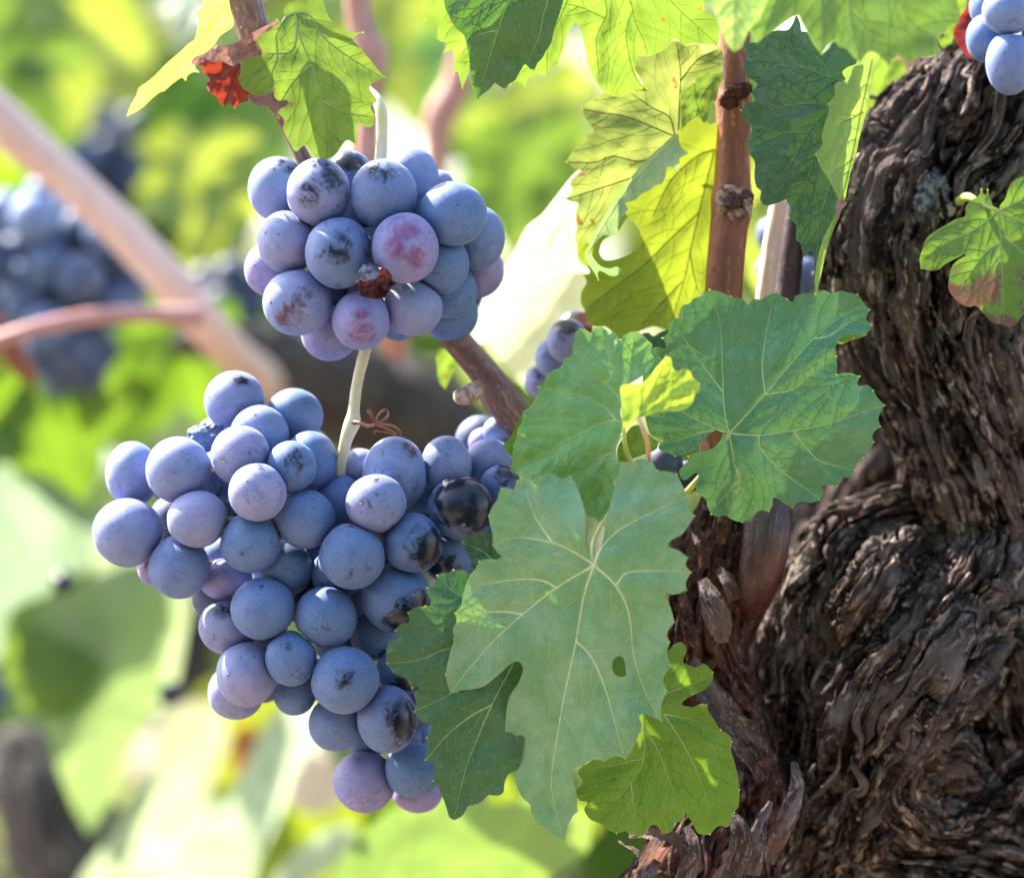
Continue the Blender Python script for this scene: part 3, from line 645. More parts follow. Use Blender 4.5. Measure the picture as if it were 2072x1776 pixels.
# L13: the big round leaf at mid right
o13 = [(400, 925), (388, 960), (350, 1003), (300, 1022), (240, 1032), (205, 1050, 1), (208, 1078), (183, 1102), (158, 1132), (165, 1165), (188, 1186), (215, 1170), (255, 1142), (264, 1170), (250, 1218), (257, 1262, 1), (305, 1287), (315, 1330), (334, 1374, 1), (372, 1387), (412, 1380), (450, 1402), (510, 1421, 1), (560, 1392), (605, 1352), (657, 1359, 1), (678, 1320), (682, 1281), (740, 1312), (786, 1337, 1), (830, 1302), (890, 1310), (940, 1294, 1), (961, 1250), (956, 1216), (1000, 1212), (1036, 1219, 1), (1055, 1172), (1100, 1167), (1134, 1128, 1), (1146, 1090), (1180, 1062, 1), (1203, 1028), (1225, 1000), (1240, 973, 1), (1231, 930), (1277, 887, 1), (1264, 840), (1301, 768, 1), (1262, 730), (1237, 687, 1), (1205, 657), (1150, 658), (1160, 608, 1), (1110, 590), (1065, 590), (1028, 601, 1), (1036, 560), (1030, 498, 1), (1018, 470), (1038, 425), (1060, 400), (1110, 385), (1160, 378), (1200, 372), (1228, 322, 1), (1197, 290), (1217, 240, 1), (1182, 200), (1150, 152, 1), (1100, 145), (1060, 133), (1010, 150), (960, 130), (912, 152, 1), (860, 148), (800, 165), (790, 195), (760, 180, 1), (722, 160), (690, 141, 1), (645, 162), (612, 184), (575, 178), (540, 212, 1), (512, 182), (446, 168, 1), (400, 146), (325, 124, 1), (287, 163), (240, 175), (213, 205), (175, 218), (153, 282, 1), (120, 297), (97, 325), (98, 365), (63, 395, 1), (85, 430), (80, 452), (30, 445), (-10, 470), (-40, 560), (-40, 760), (-20, 880), (5, 935), (68, 963, 1), (42, 1005), (90, 1032), (136, 1053, 1), (200, 1035), (258, 1002), (298, 955), (345, 915), (398, 912)]
v13 = [[(435, 925), (407, 780), (400, 600), (388, 350), (355, 190)], [(435, 925), (635, 710), (770, 550), (905, 400), (1040, 290), (1160, 230)], [(435, 925), (600, 935), (790, 910), (985, 875), (1140, 820), (1290, 770)], [(435, 925), (470, 1110), (500, 1230), (510, 1405)],
       [(435, 925), (330, 885), (200, 820), (100, 740), (-20, 640)], [(350, 905), (240, 935), (120, 975), (70, 965)], [(635, 710), (620, 560), (632, 430), (655, 300), (680, 165)], [(635, 710), (790, 680), (905, 590), (1020, 520)], [(600, 935), (612, 1010), (710, 1120), (830, 1210), (935, 1285)], [(790, 910), (860, 1000), (935, 1075), (1050, 1110), (1125, 1125)], [(470, 1110), (500, 1180), (430, 1250), (340, 1360)], [(404, 700), (300, 560), (200, 420), (120, 320)], [(905, 400), (1000, 380), (1120, 300), (1200, 320)]]
t13 = thing('vine_leaf', 'broad rounded blue green leaf at middle right against the dark trunk', 'leaf', U(*T('F8', (435, 925)), -.012))
def ex13(x, y):
    px, py = T('F8', (1130, 260)); a = T('F8', (230, 1130))
    return -26 * np.exp(-(((x - px) / 55) ** 2 + ((y - py) / 50) ** 2)) - 18 * np.exp(-(((x - a[0]) / 30) ** 2 + ((y - a[1]) / 30) ** 2))
make_leaf(None, 'F8', o13, v13, -.012, M_BIG, VB, parent=t13, seed=2, wave=17, cup=18, pucker=3.4, tilt=(0, -.14), vw=1.9, extra=ex13)
make_leaf(None, 'F8', [(1040, 425), (1055, 392), (1110, 368), (1125, 385), (1160, 376), (1200, 372), (1170, 392), (1110, 410), (1070, 425)], [], -.0135, M_GRN, VG, parent=t13, pname='folded_edge', seed=21, tilt=(.1, -.5), wave=1)
p = T('F8', (435, 925)); petiole(t13, [(*p, -.0122, 4), (p[0] - 20, p[1] + 45, -.008, 5), (p[0] - 60, p[1] + 90, -.002, 6), (p[0] - 100, p[1] + 135, .012, 7)], PET)

# L14: mid-left leaf
o14 = [(915, 655), (902, 600), (908, 540), (905, 505), (985, 450), (1018, 420), (1042, 378), (1024, 350), (1032, 320), (1012, 300), (985, 272), (950, 265), (915, 282), (900, 302), (890, 285), (870, 266), (850, 261), (820, 243), (790, 250), (781, 270), (757, 255), (735, 253, 1), (715, 272), (716, 300), (705, 330), (704, 365), (672, 374), (665, 410, 1), (640, 420), (602, 440), (590, 470), (564, 490, 1), (566, 520), (550, 545), (539, 572, 1), (505, 592), (500, 632), (480, 670), (476, 708), (464, 722), (462, 770), (454, 832, 1), (500, 862), (520, 868), (541, 884, 1), (600, 890), (660, 870), (708, 875), (710, 905), (703, 956, 1), (735, 970), (740, 1003), (765, 1023, 1), (800, 1025), (826, 1042, 1), (850, 1000), (858, 1003, 1), (870, 960), (876, 925, 1), (872, 895), (885, 868), (907, 833, 1), (896, 800), (886, 760), (890, 715), (905, 680)]
v14 = [[(915, 655), (885, 628), (800, 652), (700, 702), (600, 760), (462, 818)], [(912, 600), (900, 540), (840, 480), (760, 420), (715, 350)], [(905, 520), (935, 470), (945, 380), (960, 290)], [(905, 690), (870, 760), (850, 810), (810, 920), (800, 1020)], [(885, 628), (830, 570), (740, 530), (600, 500)], [(840, 480), (870, 430), (850, 350), (830, 260)], [(870, 760), (780, 800), (730, 850)]]
t14 = thing('vine_leaf', 'fresh green toothed leaf left of the broad blue green leaf', 'leaf', U(*T('F6', (915, 655)), -.034))
def ex14(x, y):
    px, py = T('F6', (895, 760)); return 16 * np.exp(-np.abs(x - px) / 26.) * (1 / (1 + np.exp(-(y - py + 40) / 18.)))
make_leaf(None, 'F6', o14, v14, -.024, M_MID, VG, parent=t14, seed=3, wave=11, cup=14, pucker=3.0, tilt=(.10, .16), vw=1.9, extra=ex14)
p = T('F6', (915, 655)); petiole(t14, [(*p, -.032, 4), (p[0] + 6, p[1] + 50, -.028, 5), (p[0] + 40, p[1] + 120, -.012, 6)], PET)
# L15 bright young folded leaf with pink petiole
o15 = [(905, 490), (935, 482), (980, 481), (1020, 450), (1050, 410), (1090, 366, 1), (1108, 376), (1115, 410), (1130, 428), (1155, 418), (1185, 425), (1197, 450), (1227, 478, 1), (1226, 505), (1203, 530), (1197, 560), (1150, 590), (1100, 592), (1040, 602), (985, 615), (950, 640), (925, 662), (910, 640), (908, 580), (903, 530)]
v15 = [[(980, 612), (1060, 560), (1130, 500), (1190, 455)], [(980, 612), (988, 540), (984, 486)], [(985, 585), (1040, 480), (1092, 376)], [(980, 612), (1060, 590), (1170, 560)]]
t15 = thing('vine_leaf', 'small bright yellow green young leaf on a pink stalk between the two green middle leaves', 'leaf', U(*T('F6', (980, 612)), -.045))
make_leaf(None, 'F6', o15, v15, -.042, leaf_mat('leaf_young', (.300, .460, .045), (.260, .430, .060), (.6, .8, .06), tr=.45, dust=.05), VY, parent=t15, seed=4, wave=5, cup=-8, tilt=(.15, .1), vw=1.8)
p = T('F6', (975, 615)); q = T('F6', (1020, 795)); petiole(t15, [(*p, -.0425, 4), (p[0] + 10, p[1] + 25, -.0445, 5), (p[0] + 18, p[1] + 50, -.042, 5), (*q, -.03, 4.5), (q[0] + 8, q[1] + 40, -.01, 5)], PETP)
make_leaf('little lime leaf tucked below the young bright leaf, behind its pink stalk', 'F6', [(893, 795), (890, 740), (920, 690), (950, 652), (990, 650), (1012, 680), (1040, 702), (1057, 715, 1), (1050, 745), (1000, 768), (950, 788), (905, 812)], [(900, 780), (960, 765), (1050, 742)] and [[(900, 780), (960, 768), (1050, 742)]], -.022, M_LIME, VY, seed=5)
# L18 dark leaf behind the front leaf
o18 = [(1118, 222), (1100, 205), (1072, 205), (1035, 197, 1), (1010, 222), (980, 216), (945, 230, 1), (937, 262), (917, 290), (888, 300, 1), (893, 340), (925, 382), (915, 400), (881, 401, 1), (852, 406), (820, 410), (783, 438, 1), (790, 490), (745, 503), (711, 538, 1), (736, 580), (690, 590), (670, 620), (662, 680), (667, 722, 1), (700, 770), (770, 802), (805, 859, 1), (843, 852), (818, 890), (828, 930), (819, 987, 1), (850, 1032), (905, 1060), (905, 1100), (884, 1132, 1), (895, 1180), (879, 1256, 1), (922, 1270), (935, 1312), (919, 1372, 1), (950, 1395), (965, 1440), (985, 1480), (1000, 1530), (1015, 1575), (1042, 1590, 1), (1085, 1565), (1120, 1512), (1161, 1505, 1), (1200, 1480), (1232, 1450), (1272, 1457, 1), (1312, 1438), (1322, 1380), (1345, 1332), (1400, 1300), (1440, 1100), (1480, 850), (1480, 600), (1420, 420), (1250, 300), (1160, 240)]
v18 = [[(1370, 720), (1250, 950), (1160, 1160), (1100, 1320), (1042, 1575)], [(1400, 560), (1200, 610), (1000, 640), (850, 700), (680, 720)], [(1395, 600), (1200, 750), (1000, 900), (830, 980)], [(1390, 500), (1200, 400), (1050, 330), (950, 240)], [(1250, 950), (1130, 1015), (1000, 1120), (890, 1250)]]
t18 = thing('vine_leaf', 'dark green scalloped leaf between the lower bunch and the large front leaf', 'leaf', U(*T('F5', (1400, 580)), -.02))
make_leaf(None, 'F5', o18, v18, -.020, leaf_mat('leaf_deep_green', (.030, .110, .035), (.050, .140, .060), (.1, .28, .03), tr=.22, rough=.45, dust=.3, edge=(.1, .16, .03)), VG, parent=t18, seed=6, wave=13, cup=12, pucker=3.2, tilt=(-.02, -.08), vw=1.8)
make_leaf(None, 'F5', [(1145, 195), (1135, 150), (1112, 110), (1084, 50, 1), (1108, 15), (1160, 0), (1200, -10), (1240, 0), (1252, 70), (1305, 130), (1260, 170), (1200, 200)], [[(1290, 180), (1200, 100), (1100, 55)]], -.016, M_DARK, VG, parent=t18, pname='upper_lobe', seed=7)
# L19 bright leaf lower right
o19 = [(1000, 935), (1030, 905), (1060, 896), (1080, 930), (1068, 978), (1105, 997), (1130, 1000), (1152, 985), (1192, 1020, 1), (1190, 1052), (1160, 1090), (1120, 1110), (1078, 1133), (1060, 1155), (1085, 1163), (1110, 1166), (1140, 1153), (1167, 1155, 1), (1172, 1185), (1200, 1225), (1222, 1262, 1), (1255, 1280), (1273, 1310, 1), (1266, 1345), (1280, 1390), (1292, 1440), (1303, 1510, 1), (1297, 1580), (1277, 1603, 1), (1265, 1640), (1250, 1665), (1225, 1658), (1205, 1665), (1180, 1697, 1), (1130, 1690), (1108, 1648), (1085, 1617), (1072, 1600), (1066, 1650, 1), (1040, 1640), (1018, 1682), (985, 1690), (962, 1662), (938, 1655), (908, 1697, 1), (870, 1702), (830, 1682), (790, 1692, 1), (755, 1675), (720, 1650), (680, 1632), (655, 1590), (668, 1562), (640, 1555), (618, 1520), (648, 1480), (630, 1430), (690, 1380), (740, 1200), (755, 960), (880, 920)]
v19 = [[(985, 1195), (1050, 1290), (1110, 1400), (1150, 1500), (1185, 1610)], [(985, 1195), (1090, 1215), (1175, 1255)], [(905, 1190), (903, 1380), (850, 1480), (740, 1610)], [(903, 1250), (960, 1340), (1000, 1440), (1060, 1600)], [(960, 1130), (1020, 1100), (1110, 1070), (1185, 1035)], [(850, 1480), (860, 1560), (880, 1690)], [(903, 1380), (830, 1395), (700, 1430)]]
make_leaf('bright green leaf with browned rim at the bottom, below the large front leaf', 'G3', o19, v19, -.012, M_GRN, VG, seed=8, wave=9, cup=10, pucker=2.8, tilt=(0, -.15), vw=1.8)
# L11 scorched leaf at the right edge
o11 = [(1925, 1168), (1893, 1128), (1869, 1050, 1), (1858, 1085), (1834, 1047, 1), (1820, 1088), (1780, 1110), (1748, 1150), (1745, 1200), (1700, 1214), (1640, 1248), (1585, 1280), (1533, 1322), (1510, 1380), (1492, 1440), (1500, 1490, 1), (1550, 1502), (1600, 1495), (1640, 1462), (1700, 1432), (1750, 1412), (1712, 1440), (1672, 1480), (1655, 1560), (1655, 1612), (1700, 1670), (1760, 1703), (1805, 1698), (1850, 1742), (1900, 1792), (1950, 1800), (1990, 1817), (2025, 1802), (2060, 1752), (2120, 1700), (2200, 1650), (2330, 1500), (2350, 1300), (2250, 1150), (2200, 1050), (2140, 1030), (2080, 978, 1), (2040, 990), (2008, 1012), (1985, 1052), (1967, 1105), (1942, 1135)]
v11 = [[(1925, 1172), (1860, 1230), (1770, 1290), (1640, 1350), (1510, 1440)], [(1925, 1172), (1940, 1300), (1947, 1450), (1955, 1620), (1960, 1780)], [(1925, 1172), (2050, 1230), (2200, 1300), (2330, 1380)], [(1925, 1172), (2020, 1130), (2150, 1060)], [(1925, 1172), (1880, 1140), (1835, 1070)], [(1940, 1350), (1860, 1400), (1750, 1560)], [(1940, 1300), (2080, 1420), (2150, 1600)]]
t11 = thing('vine_leaf', 'green leaf with purple brown scorched lower lobe at the right edge before the trunk', 'leaf', U(*T('F3', (1925, 1172)), .01))
make_leaf(None, 'F3', o11, v11, .012, M_SPOT, VG, parent=t11, seed=9, wave=8, cup=12, tilt=(-.05, .12), vw=1.8)
p = T('F3', (1925, 1165)); petiole(t11, [(*p, .0125, 3.5), (p[0] - 30, p[1] - 10, .014, 5), (p[0] - 62, p[1] - 26, .02, 9), (p[0] - 92, p[1] - 4, .035, 9)], PET)
# L10 folded dark green leaf
o10 = [(520, 240), (590, 235), (640, 190), (700, 170), (760, 168), (790, 130), (808, 80, 1), (830, 130), (836, 178, 1), (870, 180), (905, 240), (950, 302, 1), (990, 270), (1015, 235), (1080, 265), (1130, 300), (1150, 350), (1110, 400), (1090, 450), (1040, 500), (1010, 560), (990, 620), (965, 720), (955, 800), (925, 850), (945, 930), (1000, 1010), (1035, 1090), (1045, 1200), (1000, 1300), (962, 1400), (935, 1500), (915, 1642, 1), (905, 1560), (908, 1480), (905, 1400), (888, 1392), (851, 1432, 1), (840, 1390), (830, 1350), (808, 1335), (806, 1250), (763, 1208, 1), (780, 1170), (750, 1108, 1), (700, 1128), (640, 1142), (608, 1110), (612, 1060), (588, 1040), (575, 980), (578, 900), (545, 848), (538, 790), (562, 720), (545, 688), (515, 660), (500, 612, 1), (540, 572), (578, 560), (560, 510), (592, 468), (540, 430), (513, 360), (535, 318), (520, 280)]
v10 = [[(1100, 450), (1000, 430), (860, 382), (680, 372)], [(1000, 430), (960, 350), (950, 300)], [(990, 585), (860, 575), (700, 600), (610, 645)], [(985, 610), (880, 730), (790, 890), (700, 1000), (620, 1100)], [(960, 740), (900, 900), (850, 1050), (780, 1160)], [(1000, 1010), (960, 1150), (930, 1300), (915, 1600)], [(860, 735), (740, 740), (560, 820)], [(860, 382), (780, 330), (700, 190)]]
t10 = thing('vine_leaf', 'dark green leaf right of the orange cane, its right side folded to show pale underside', 'leaf', U(*T('F3', (1100, 450)), .0))
make_leaf(None, 'F3', o10, v10, -.006, M_DARK, vein_mat('vein_dull', (.16, .28, .10)), parent=t10, seed=10, wave=7, cup=8, pucker=2.2, tilt=(.14, -.02), vw=1.7)
f10 = [(1230, 270), (1275, 300), (1262, 350), (1232, 450), (1205, 580), (1182, 680), (1160, 760), (1142, 850), (1112, 950), (1092, 1040), (1078, 1112), (1052, 1180), (1010, 1290), (965, 1440), (943, 1540), (917, 1640, 1), (912, 1540), (930, 1420), (960, 1320), (1000, 1240), (1030, 1180), (1040, 1110), (1020, 1060), (980, 985), (938, 920), (932, 890), (912, 858, 1), (950, 805), (950, 760), (965, 690), (990, 620), (985, 578, 1), (1025, 520), (1020, 480), (1040, 455), (1088, 445, 1), (1064, 402), (1100, 370), (1140, 355), (1150, 320), (1190, 290)]
make_leaf(None, 'F3', f10, [[(1180, 620), (1110, 660), (1050, 690)], [(1230, 330), (1170, 600), (1120, 850), (1060, 1100), (960, 1440)], [(1125, 880), (1060, 925), (1020, 950)]], -.011, M_UND, VU, parent=t10, pname='folded_underside', seed=11, wave=4, tilt=(-.35, 0), vw=1.6)
make_leaf(None, 'F3', [(1035, 1115), (1080, 1112), (1085, 1135), (1060, 1165), (1040, 1210), (1030, 1190)], [], -.0135, M_DRY, VD, parent=t10, pname='dry_patch', seed=12, wave=1)
# L9 blurred leaves at the top edge, close to the lens
M_TOP = leaf_mat('leaf_top_edge', (.110, .240, .070), (.170, .280, .035), (.17, .29, .03), tr=.4, rough=.45, nscale=1.6, dust=.1, edge=(.5, .5, .03), edgew=1.2)
make_leaf('wide green leaf with yellowish toothed rim hanging in above the folded leaf', 'F3', [(590, 238, 1), (650, 190), (720, 130), (810, 78), (835, 120), (862, 165), (900, 240), (950, 304, 1), (1015, 230), (1050, 262), (1082, 268), (1120, 310), (1160, 350, 1), (1215, 288), (1270, 312), (1325, 372, 1), (1367, 310), (1410, 330), (1452, 356, 1), (1480, 318), (1540, 316), (1602, 300), (1590, 220), (1640, 170), (1703, 130, 1), (1712, 100), (1700, 0), (1680, -120), (1500, -300), (1100, -420), (700, -330), (560, -100), (545, 80), (560, 190)],
          [[(1000, -420), (950, -100), (955, 150), (950, 290)], [(1050, -420), (1100, -100), (1110, 100), (1160, 330)], [(1100, -420), (1300, -150), (1440, 110), (1580, 220), (1600, 290)], [(950, -400), (800, -200), (700, 0), (620, 210)], [(1110, 60), (1200, 160), (1325, 350)], [(1200, -280), (1500, -150), (1700, 0)]], -.060, M_TOP, VG, seed=13, wave=8, tilt=(0, .25), vw=1.3)
make_leaf('pale silvery tooth of a leaf hanging across the top of the orange cane', 'F3', [(280, -20), (288, 12), (330, 40), (352, 62), (372, 105), (400, 190), (438, 268), (463, 288, 1), (500, 268), (540, 182), (600, 110), (640, 30), (665, -60), (600, -180), (400, -220), (260, -120)], [[(500, -200), (470, 0), (463, 275)]], -.068, leaf_mat('leaf_pale_tooth', (.23, .38, .17), (.25, .42, .12), (.4, .6, .1), tr=.35, rough=.4, edge=(.4, .45, .05), edgew=1.2), VG, seed=14, wave=4)
# L4 dark hanging leaf, top centre
o4 = [(545, -60), (545, 40), (565, 85), (582, 122), (612, 165), (648, 195), (665, 250), (680, 320), (686, 400), (690, 450), (708, 510), (725, 565, 1), (742, 535), (770, 515), (800, 490), (820, 463), (850, 480), (880, 497, 1), (900, 470), (930, 450), (972, 382), (990, 358), (1020, 385), (1043, 390, 1), (1060, 352), (1085, 325), (1110, 280), (1135, 240), (1152, 165), (1182, 80), (1205, 0), (1230, -90), (1000, -260), (700, -220)]
v4 = [[(960, -250), (945, -50), (890, 30), (840, 170), (785, 350), (727, 550)], [(1020, -230), (1110, -20), (1090, 90), (1068, 200), (1005, 350)], [(900, -250), (700, -60), (560, 40)], [(840, 170), (780, 180), (715, 205)], [(945, -50), (780, 0), (640, 120)]]
make_leaf('glossy dark green leaf with a silvery tip hanging from the top edge, centre', 'F2', o4, v4, -.008, leaf_mat('leaf_glossy_dark', (.040, .125, .022), (.050, .140, .050), (.1, .26, .02), tr=.25, rough=.33, spot=(.2, .2, .03), spota=-.04, spec=.7, dust=.15), VG, seed=15, wave=9, cup=16, tilt=(.05, -.28), vw=1.8)
# L5 large lime leaf behind it
o5 = [(455, -60), (470, 0), (438, 112, 1), (480, 118), (505, 122), (498, 212, 1), (520, 232), (552, 240), (540, 292, 1), (565, 285), (592, 282), (594, 412, 1), (615, 400), (626, 440), (642, 492, 1), (660, 450), (680, 400), (690, 350), (750, 420), (850, 470), (902, 482, 1), (925, 462), (955, 455), (990, 482, 1), (1005, 440), (1030, 425), (1070, 412), (1112, 432, 1), (1130, 372), (1150, 365), (1172, 352, 1), (1200, 280), (1228, 185), (1250, 145), (1270, 128), (1292, 150), (1312, 210), (1325, 280), (1348, 380), (1400, 470), (1440, 520), (1520, 540), (1610, 505), (1672, 509, 1), (1635, 470), (1602, 400), (1620, 320), (1680, 312), (1770, 272), (1800, 232), (1830, 213), (1855, 240), (1882, 252), (1920, 240), (1962, 245), (2052, 250, 1), (2068, 200), (2050, 100), (1992, 60), (1970, -60), (1800, -200), (1400, -320), (900, -300), (600, -200)]
v5 = [[(1400, -300), (1430, -20), (1440, 80), (1385, 220), (1400, 420)], [(1430, -300), (1570, 0), (1600, 120), (1650, 230), (1672, 312)], [(1585, 60), (1550, 190), (1590, 400), (1655, 500)], [(1380, -300), (1240, -30), (1200, 60), (1120, 250), (1110, 420)], [(1350, -300), (1100, -150), (800, 100), (640, 300)], [(1450, -300), (1700, -100), (1850, 60), (2040, 230)], [(1430, 100), (1300, 40), (1200, 20)]]
make_leaf('big glowing lime leaf with brown flecks behind the glossy dark hanging leaf', 'F2', o5, v5, .004, M_LIME, VY, seed=16, wave=9, cup=8, pucker=3, tilt=(0, -.35), vw=1.9)
# L6 yellow-green leaf with curled silvery margin
o6 = [(1600, 345), (1650, 320), (1710, 300), (1780, 262), (1810, 225, 1), (1850, 235), (1882, 255), (1930, 245), (1962, 252), (1972, 300, 1), (2010, 290), (2045, 268), (2080, 262), (2080, 400), (2000, 402), (1962, 412), (1930, 450), (1892, 490), (1852, 522), (1856, 600), (1856, 700), (1842, 750), (1800, 792), (1700, 882), (1600, 985), (1530, 1065), (1470, 1165), (1400, 1280), (1370, 1345), (1320, 1350), (1268, 1345, 1), (1272, 1300), (1276, 1250), (1270, 1190), (1285, 1130), (1250, 1120), (1213, 1106, 1), (1252, 1060), (1240, 1020), (1272, 970), (1302, 950), (1262, 935), (1217, 898, 1), (1240, 860), (1272, 818), (1310, 800), (1340, 770), (1325, 755), (1372, 735), (1345, 690), (1320, 645), (1303, 600, 1), (1340, 570), (1372, 545), (1432, 515), (1500, 510), (1478, 453, 1), (1520, 465), (1562, 460), (1640, 480), (1625, 430), (1598, 385)]
v6 = [[(1815, 755), (1700, 705), (1560, 650), (1400, 622), (1315, 605)], [(1815, 755), (1720, 860), (1480, 868), (1380, 900), (1230, 900)][0:1] + [(1650, 890), (1480, 868), (1380, 900), (1230, 900)], [(1820, 750), (1790, 650), (1700, 600), (1610, 540), (1490, 460)], [(1840, 720), (1850, 500), (1850, 380), (1830, 240)], [(1600, 980), (1450, 1030), (1220, 1105)], [(1850, 450), (1950, 330), (2060, 280)]]
t6 = thing('vine_leaf', 'yellow green jagged leaf with a curled silvery lower margin above the holed leaf', 'leaf', U(*T('F2', (1815, 755)), .012))
make_leaf(None, 'F2', o6, v6, .012, M_YEL, VD, parent=t6, seed=17, wave=8, cup=6, pucker=2.2, tilt=(.1, -.05), vw=1.3)
f6 = [(1835, 745), (1845, 790), (1865, 825), (1912, 857, 1), (1880, 862), (1848, 880), (1850, 915), (1843, 952, 1), (1815, 935), (1780, 930), (1770, 980), (1750, 1022, 1), (1710, 1030), (1690, 1052), (1640, 1075), (1600, 1112), (1545, 1130), (1562, 1160), (1532, 1200), (1510, 1245), (1503, 1290), (1480, 1312), (1422, 1308), (1372, 1360), (1356, 1400), (1382, 1450), (1412, 1478), (1460, 1490), (1500, 1480), (1527, 1500, 1), (1500, 1530), (1460, 1530), (1400, 1505), (1397, 1555, 1), (1372, 1510), (1332, 1452), (1323, 1410), (1350, 1350), (1382, 1285), (1430, 1200), (1492, 1105), (1562, 1005), (1660, 890), (1780, 785)]
make_leaf(None, 'F2', f6, [[(1830, 770), (1700, 900), (1560, 1050), (1430, 1250), (1340, 1410)]], .006, M_SILV, VG, parent=t6, pname='curled_margin', seed=18, wave=5, tilt=(-.5, -.2), vw=1.0)
# L7 leaf behind with a hole
o7 = [(1850, 700), (1922, 668), (1962, 648), (2000, 672), (2012, 692), (2080, 680), (2090, 1000), (2060, 1300), (2010, 1560), (1960, 1640), (1880, 1700), (1842, 1776), (1822, 1850, 1), (1760, 1828), (1700, 1812), (1642, 1832), (1600, 1850), (1560, 1885, 1), (1500, 1882), (1470, 1840), (1430, 1812), (1400, 1820), (1343, 1792, 1), (1325, 1730), (1298, 1682, 1), (1303, 1620), (1332, 1560), (1288, 1518, 1), (1350, 1510), (1292, 1450), (1285, 1340), (1370, 1300), (1480, 1160), (1560, 1040), (1660, 930), (1800, 800)]
v7 = [[(2040, 830), (1962, 1150), (1905, 1400), (1870, 1560), (1800, 1790)], [(1955, 1180), (1800, 1322), (1650, 1470), (1480, 1600), (1345, 1700)], [(1862, 1560), (1750, 1680), (1640, 1800)], [(2040, 830), (1940, 870), (1800, 1000), (1700, 1200)], [(1905, 1400), (1920, 1500), (1950, 1620)]]
t7 = thing('vine_leaf', 'green and yellow leaf with a round hole left of the orange cane', 'leaf', U(*T('F2', (2045, 760)), .02))
make_leaf(None, 'F2', o7, v7, .026, leaf_mat('leaf_half_yellow', (.070, .150, .020), (.200, .250, .020), (.26, .32, .02), tr=.5, rough=.5, spot=(.16, .08, .03), spota=-.03, spotscale=2.5, nscale=.55, dust=.1, edge=(.45, .42, .05)), VU, parent=t7, seed=19, wave=6, cup=6, tilt=(.05, -.2), vw=1.9,
          hole=[(1425, 1335), (1500, 1292), (1555, 1212), (1585, 1225), (1622, 1270), (1634, 1320), (1620, 1370), (1562, 1412), (1482, 1442), (1425, 1440), (1402, 1400)])
p = T('F2', (2045, 720)); petiole(t7, [(p[0] - 68, p[1] + 62, .028, 3), (p[0] - 30, p[1] + 35, .030, 3.2), (*p, .032, 3.5), (p[0] + 40, p[1] - 40, .036, 4)], PETR)
make_leaf('small crinkled olive leaf squeezed between the yellow green leaf and the orange cane', 'F2', [(1850, 520), (1930, 452), (1942, 410), (1962, 403), (2000, 400), (2090, 408), (2070, 480), (2050, 560), (2012, 602), (1992, 690), (1962, 655), (1935, 650), (1900, 675), (1845, 725), (1852, 600)], [[(2060, 430), (1980, 520), (1940, 640)], [(1925, 440), (1940, 560), (1960, 640)]], .018, M_MOT, VU, seed=20, wave=6, vw=1.2)
# L1 mottled leaf, top left, with a red withered lobe
o1 = [(1672, -30), (1640, 10), (1600, 22), (1575, 60), (1582, 95), (1562, 125), (1540, 112, 1), (1500, 135), (1452, 165), (1420, 192), (1430, 240), (1452, 300), (1372, 308), (1335, 340), (1340, 400), (1323, 440), (1350, 490), (1400, 522), (1480, 527), (1530, 484, 1), (1520, 530), (1560, 570), (1625, 573), (1562, 600), (1545, 625), (1580, 670), (1570, 712), (1590, 760), (1625, 825), (1642, 842), (1692, 808), (1722, 850), (1765, 885), (1812, 888, 1), (1860, 862), (1902, 800), (1930, 778), (1982, 806, 1), (1984, 740), (1990, 688), (2030, 705), (2066, 702), (2080, 640, 1), (2055, 592), (2090, 560), (2062, 512), (2052, 478), (2136, 430, 1), (2090, 380), (2060, 340), (2026, 300), (1985, 250), (1958, 215), (2016, 180, 1), (1950, 182), (1882, 152), (1822, 92), (1800, 30), (1775, -40)]
v1 = [[(1640, 70), (1662, 200), (1750, 420), (1800, 600), (1815, 750), (1812, 875)], [(1640, 70), (1712, 82), (1800, 210), (1930, 312), (2110, 425)], [(1530, 200), (1537, 320), (1510, 400), (1500, 500)], [(1640, 70), (1580, 102), (1530, 200)], [(1725, 360), (1640, 440), (1560, 560)], [(1790, 560), (1900, 620), (2060, 650)], [(1650, 130), (1620, 280), (1480, 300)]]
t1 = thing('vine_leaf', 'mottled green and yellow leaf with a red withered lobe above the upper grape bunch', 'leaf', U(*T('F1', (1640, 70)), -.008))
make_leaf(None, 'F1', o1, v1, -.006, M_MOT, VG, parent=t1, seed=22, wave=8, cup=10, pucker=2.6, tilt=(-.06, -.12), vw=1.8)
p = T('F1', (1640, 75)); petiole(t1, [(*p, -.006, 4), (p[0] + 12, p[1] - 32, -.002, 5), (p[0] + 20, p[1] - 90, .006, 5)], PET)
make_leaf(None, 'F1', [(1075, 345), (1105, 325), (1180, 320), (1250, 340), (1330, 345), (1338, 400), (1325, 440), (1350, 492), (1398, 522), (1372, 562), (1335, 575), (1302, 602, 1), (1270, 578), (1238, 592, 1), (1215, 560), (1200, 535), (1170, 520), (1158, 505, 1), (1142, 470), (1162, 440), (1128, 400), (1105, 365)], [[(1330, 350), (1290, 450), (1240, 580)], [(1300, 350), (1220, 400), (1145, 470)]], -.003, M_RED, VD, parent=t1, pname='withered_lobe', seed=23, wave=14, pucker=3)
